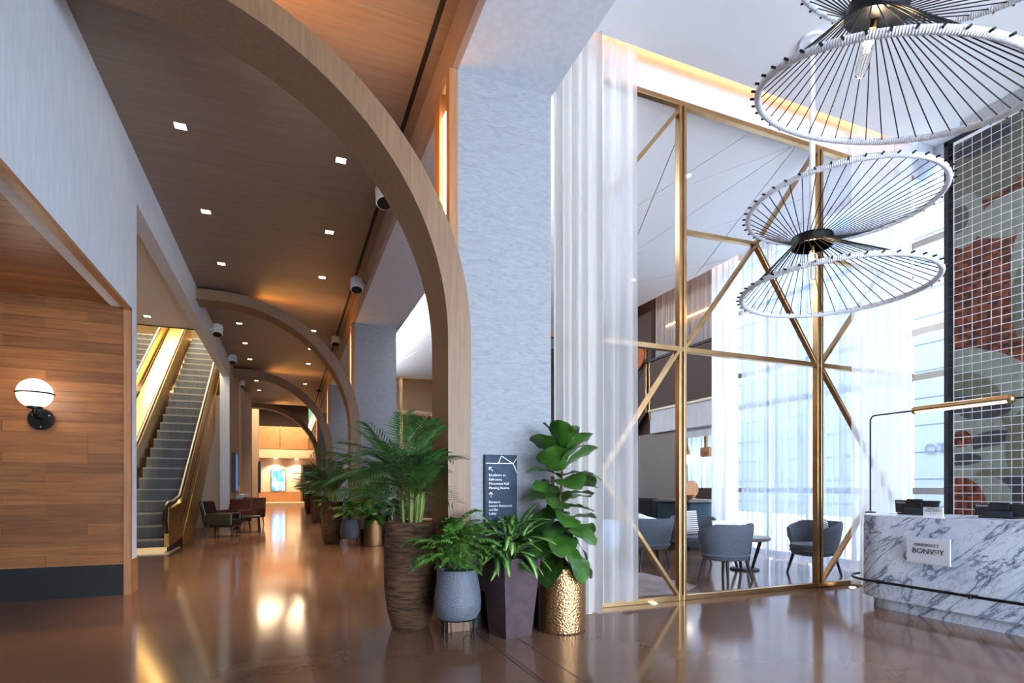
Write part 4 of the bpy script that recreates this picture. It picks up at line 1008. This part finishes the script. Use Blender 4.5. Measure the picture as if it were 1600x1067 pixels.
def palm(label, loc, seed=1, n=26):
    r = random.Random(seed); t = thing('potted_palm', label, 'plant', loc, 0, 'palms in tall woven pots by the columns')
    MB().lathe([(.15,0),(.175,.02),(.215,.16),(.24,.36),(.243,.6),(.235,.96),(.24,.985),(.215,.985),(.21,.93)],40).build('pot', 'basket', t, True); pot_soil(t, .215, .95)
    for i in range(16):
        a = r.uniform(0,6.28); q = r.uniform(.02,.11); bx, by = q*math.cos(a), q*math.sin(a); s = r.uniform(1.2,2.4); h_ = r.uniform(.4,.62)
        MB().tube([(bx,by,.95),(bx*1.3,by*1.3,.95+h_*.5),(bx*s,by*s,.95+h_)], [.012,.010,.007], 6).build('stalk', 'stalk', t)
    for i in range(n):
        az = 2*PI*i/n*2.618+r.uniform(-.2,.2); lift = r.uniform(.25,1.35); q = r.uniform(.05,.13); sz = r.uniform(.52,.74)
        if -math.sin(az) > .25: lift = r.uniform(1.15,1.4); sz *= .75
        inst('frond', FR[r.randrange(4)], None, t, (-math.sin(az)*q, math.cos(az)*q, .95+r.uniform(.22,.6)), orient(az, lift, r.uniform(-.5,.5)), sz)
    return t
def lobed_mesh(seed):
    r = random.Random(seed); mb = MB(); mb.tube([(0,0,0),(0,.1,.1),(0,.2,.16)], .005, 5)
    L = .26; base = Vector((0,.2,.16)); 
    for k in range(10):
        t = k/9; p = base+Vector((0, L*t*.9, .05*t-.14*t*t)); l_ = .13*(math.sin(PI*(.25+.68*t)))*r.uniform(.85,1.1)
        for s in (-1,1):
            d = Vector((s*.85,.5+.4*t-.5*(t<.15),-.12)).normalized(); sd = Vector((-d.y,d.x,0)).normalized()*.016
            mb.add([p-sd*.6,p+sd*.6,p+d*l_*.6+sd+Vector((0,0,.01)),p+d*l_*.6-sd+Vector((0,0,.01)),p+d*l_+Vector((0,0,-.02))],[(0,1,2,3),(3,2,4)])
    mb.add([base+Vector((-.014,0,0)),base+Vector((.014,0,0)),base+Vector((.01,L*.9,-.09)),base+Vector((-.01,L*.9,-.09)),base+Vector((0,L*1.15,-.13))],[(0,1,2,3),(3,2,4)])
    me = mb.mesh('leaf'); me.materials.append(M['leaf_bright']); return me
LB = [lobed_mesh(i) for i in range(3)]
def philodendron(label, loc, seed=2, n=64):
    r = random.Random(seed); t = thing('potted_philodendron', label, 'plant', loc, 0, 'lobed plants in grey pots on wire stands')
    MB().lathe([(.13,.18),(.165,.19),(.198,.25),(.203,.33),(.19,.45),(.165,.58),(.16,.6),(.145,.6),(.14,.56)],44).build('pot', 'speckle', t, True); pot_soil(t, .145, .57)
    s = thing('x', 'x', 'x'); bpy.data.objects.remove(s)
    so_ = MB().torus(.165, .006, .185, 36, 6).build('stand_ring', 'black', t)
    for a in (.6, 2.17, 3.74, 5.3):
        c_, s_ = math.cos(a), math.sin(a); MB().tube([(.165*c_,.165*s_,.2),(.18*c_,.18*s_,.003),(.12*c_-.03*s_,.12*s_+.03*c_,.02),(.15*c_-.05*s_,.15*s_+.05*c_,.18)], .0045, 6).build('stand_leg', 'black', t)
    for i in range(n):
        az = i*2.4+r.uniform(-.2,.2); f = i/n; inst('leaf', LB[i%3], None, t, (r.uniform(-.06,.06), r.uniform(-.06,.06), .58+.2*(1-f)*r.uniform(.3,1)), orient(az, 1.15*(1-f)-.2+r.uniform(-.15,.15), r.uniform(-.3,.3)), r.uniform(.75,1.05)*(.5 if math.cos(az) > .4 else 1))
    return t
AG = [leaf_mesh('leaf', .33, .05, 'leaf_var', lambda t: max(.02, math.sin(PI*min(1,t**.8))**.8*(1-.1*t)), d, .25) for d in (.35,.7,1.0)]
def aglaonema(label, loc, rz=.2, seed=3, n=95):
    r = random.Random(seed); t = thing('potted_aglaonema', label, 'plant', loc, rz, 'variegated plants in tall plum planters')
    a, b = .135, .195
    V = [(-a,-a,0),(a,-a,0),(a,a,0),(-a,a,0),(-b,-b,.69),(b,-b,.69),(b,b,.69),(-b,b,.69)]; c = .165
    V += [(-c,-c,.69),(c,-c,.69),(c,c,.69),(-c,c,.69),(-c,-c,.63),(c,-c,.63),(c,c,.63),(-c,c,.63)]
    MB().add(V, [(0,3,2,1),(0,1,5,4),(1,2,6,5),(2,3,7,6),(3,0,4,7),(4,5,9,8),(5,6,10,9),(6,7,11,10),(7,4,8,11),(8,9,13,12),(9,10,14,13),(10,11,15,14),(11,8,12,15)]).build('planter', 'plum', t)
    MB().box((-c,-c,.62),(c,c,.65)).build('soil', 'soil', t)
    for i in range(n):
        az = i*2.4+r.uniform(-.3,.3); f = i/n; q = .04+.11*r.random()
        inst('leaf', AG[r.randrange(3)], None, t, (-math.sin(az)*q, math.cos(az)*q, .66+.2*(1-f)+r.uniform(0,.08)), orient(az, 1.25*(1-f)-.05+r.uniform(-.2,.2), r.uniform(-.5,.5)), r.uniform(.75,1.1)*(.55 if math.cos(az) > .45 else 1))
    for i in range(8):
        az = i*.8; MB().tube([(0.04*math.cos(az),.04*math.sin(az),.63),(.1*math.cos(az),.1*math.sin(az),.88)], .006, 5).build('stalk', 'stalk', t)
    return t
FG = [leaf_mesh('leaf', .34, .125, 'leaf', lambda t: (.12+.95*math.sin(PI*min(.985,.04+.96*t**1.35))**.62)*(1-.22*math.exp(-((t-.38)/.12)**2)) if t < .995 else .1, d, .18, .06, 8, 14) for d in (.25,.6,.95)]
def fig(label, loc, seed=4, n=46, top=1.80):
    r = random.Random(seed); t = thing('potted_fig', label, 'plant', loc, 0, 'plants in hammered gold pots')
    MB().lathe([(.205,0),(.215,.01),(.215,.57),(.212,.58),(.195,.58),(.195,.52)],48).build('pot', 'hammered', t, True); pot_soil(t, .196, .55)
    tr = [(0,0,.55),(.01,.0,.85),(-.015,.01,1.15),(.0,.0,1.45),(.02,-.01,top-.12)]; MB().tube(tr, [.015,.013,.011,.009,.006], 8).build('trunk', 'bark', t, True)
    for i in range(n):
        f = i/(n-1); z = .68+(top-.12-.68)*f; az = i*2.4+r.uniform(-.3,.3); lift = -.35+1.1*f+r.uniform(-.25,.25)
        if i > n-4: lift = 1.15
        inst('leaf', FG[0 if f > .75 else r.randrange(3)], None, t, (-math.sin(az)*.02, math.cos(az)*.02, z), orient(az, lift, r.uniform(-.5,.5)), r.uniform(.98,1.28)*(1-.15*f)*(.62 if math.cos(az) > .5 else 1))
    for i in range(10):
        az = i*.63; inst('leaf', FG[2], None, t, (.11*math.cos(az), .11*math.sin(az), .57), orient(az-PI/2, .55+.3*(i%2), 0), .4)
    return t
pa = palm('large areca palm in a tall woven bark pot before the first arch', (1.06,5.15,0), 1, 62)
ph = philodendron('lobed leaf plant in a dimpled grey pot on wire legs by the first arch', (1.35,4.58,0))
ag = aglaonema('variegated plant in a plum planter under the wayfinding sign', (1.83,4.56,0), .22)
fg = fig('fiddle leaf fig in a hammered gold pot beside the white drape', (2.335,4.54,0))
fg2 = None
for g, (yy, nm) in enumerate(((12.85,'second'), (21.2,'third'), (29.4,'fourth'))):
    xs = ((519,545,583,618), (497,508,0,0), (486,492,0,0))[g]
    items = [(pa,xs[0],.55,'areca palm in a tall woven pot by the %s arch',.8), (ph,xs[1],-.05,'lobed plant in a grey pot on wire legs by the %s arch',1.9), (fg,xs[2],0,'leafy plant in a hammered gold pot by the %s column',2.5), (ag,xs[3],0,'variegated plant in a plum planter by the %s column',1.1)]
    for o, px, dy, lab, rz in (items if g == 0 else items[:2]):
        p = PY(px, 800, yy+dy); c = copy_tree(o); c.location = (min(p.x, 1.0) if o is pa else p.x, p.y-(.12 if o is not pa else 0), 0); c.rotation_euler = (0,0,o.rotation_euler.z+(0 if o in (pa, ag) else .35*(g+1))); c['label'] = lab % nm
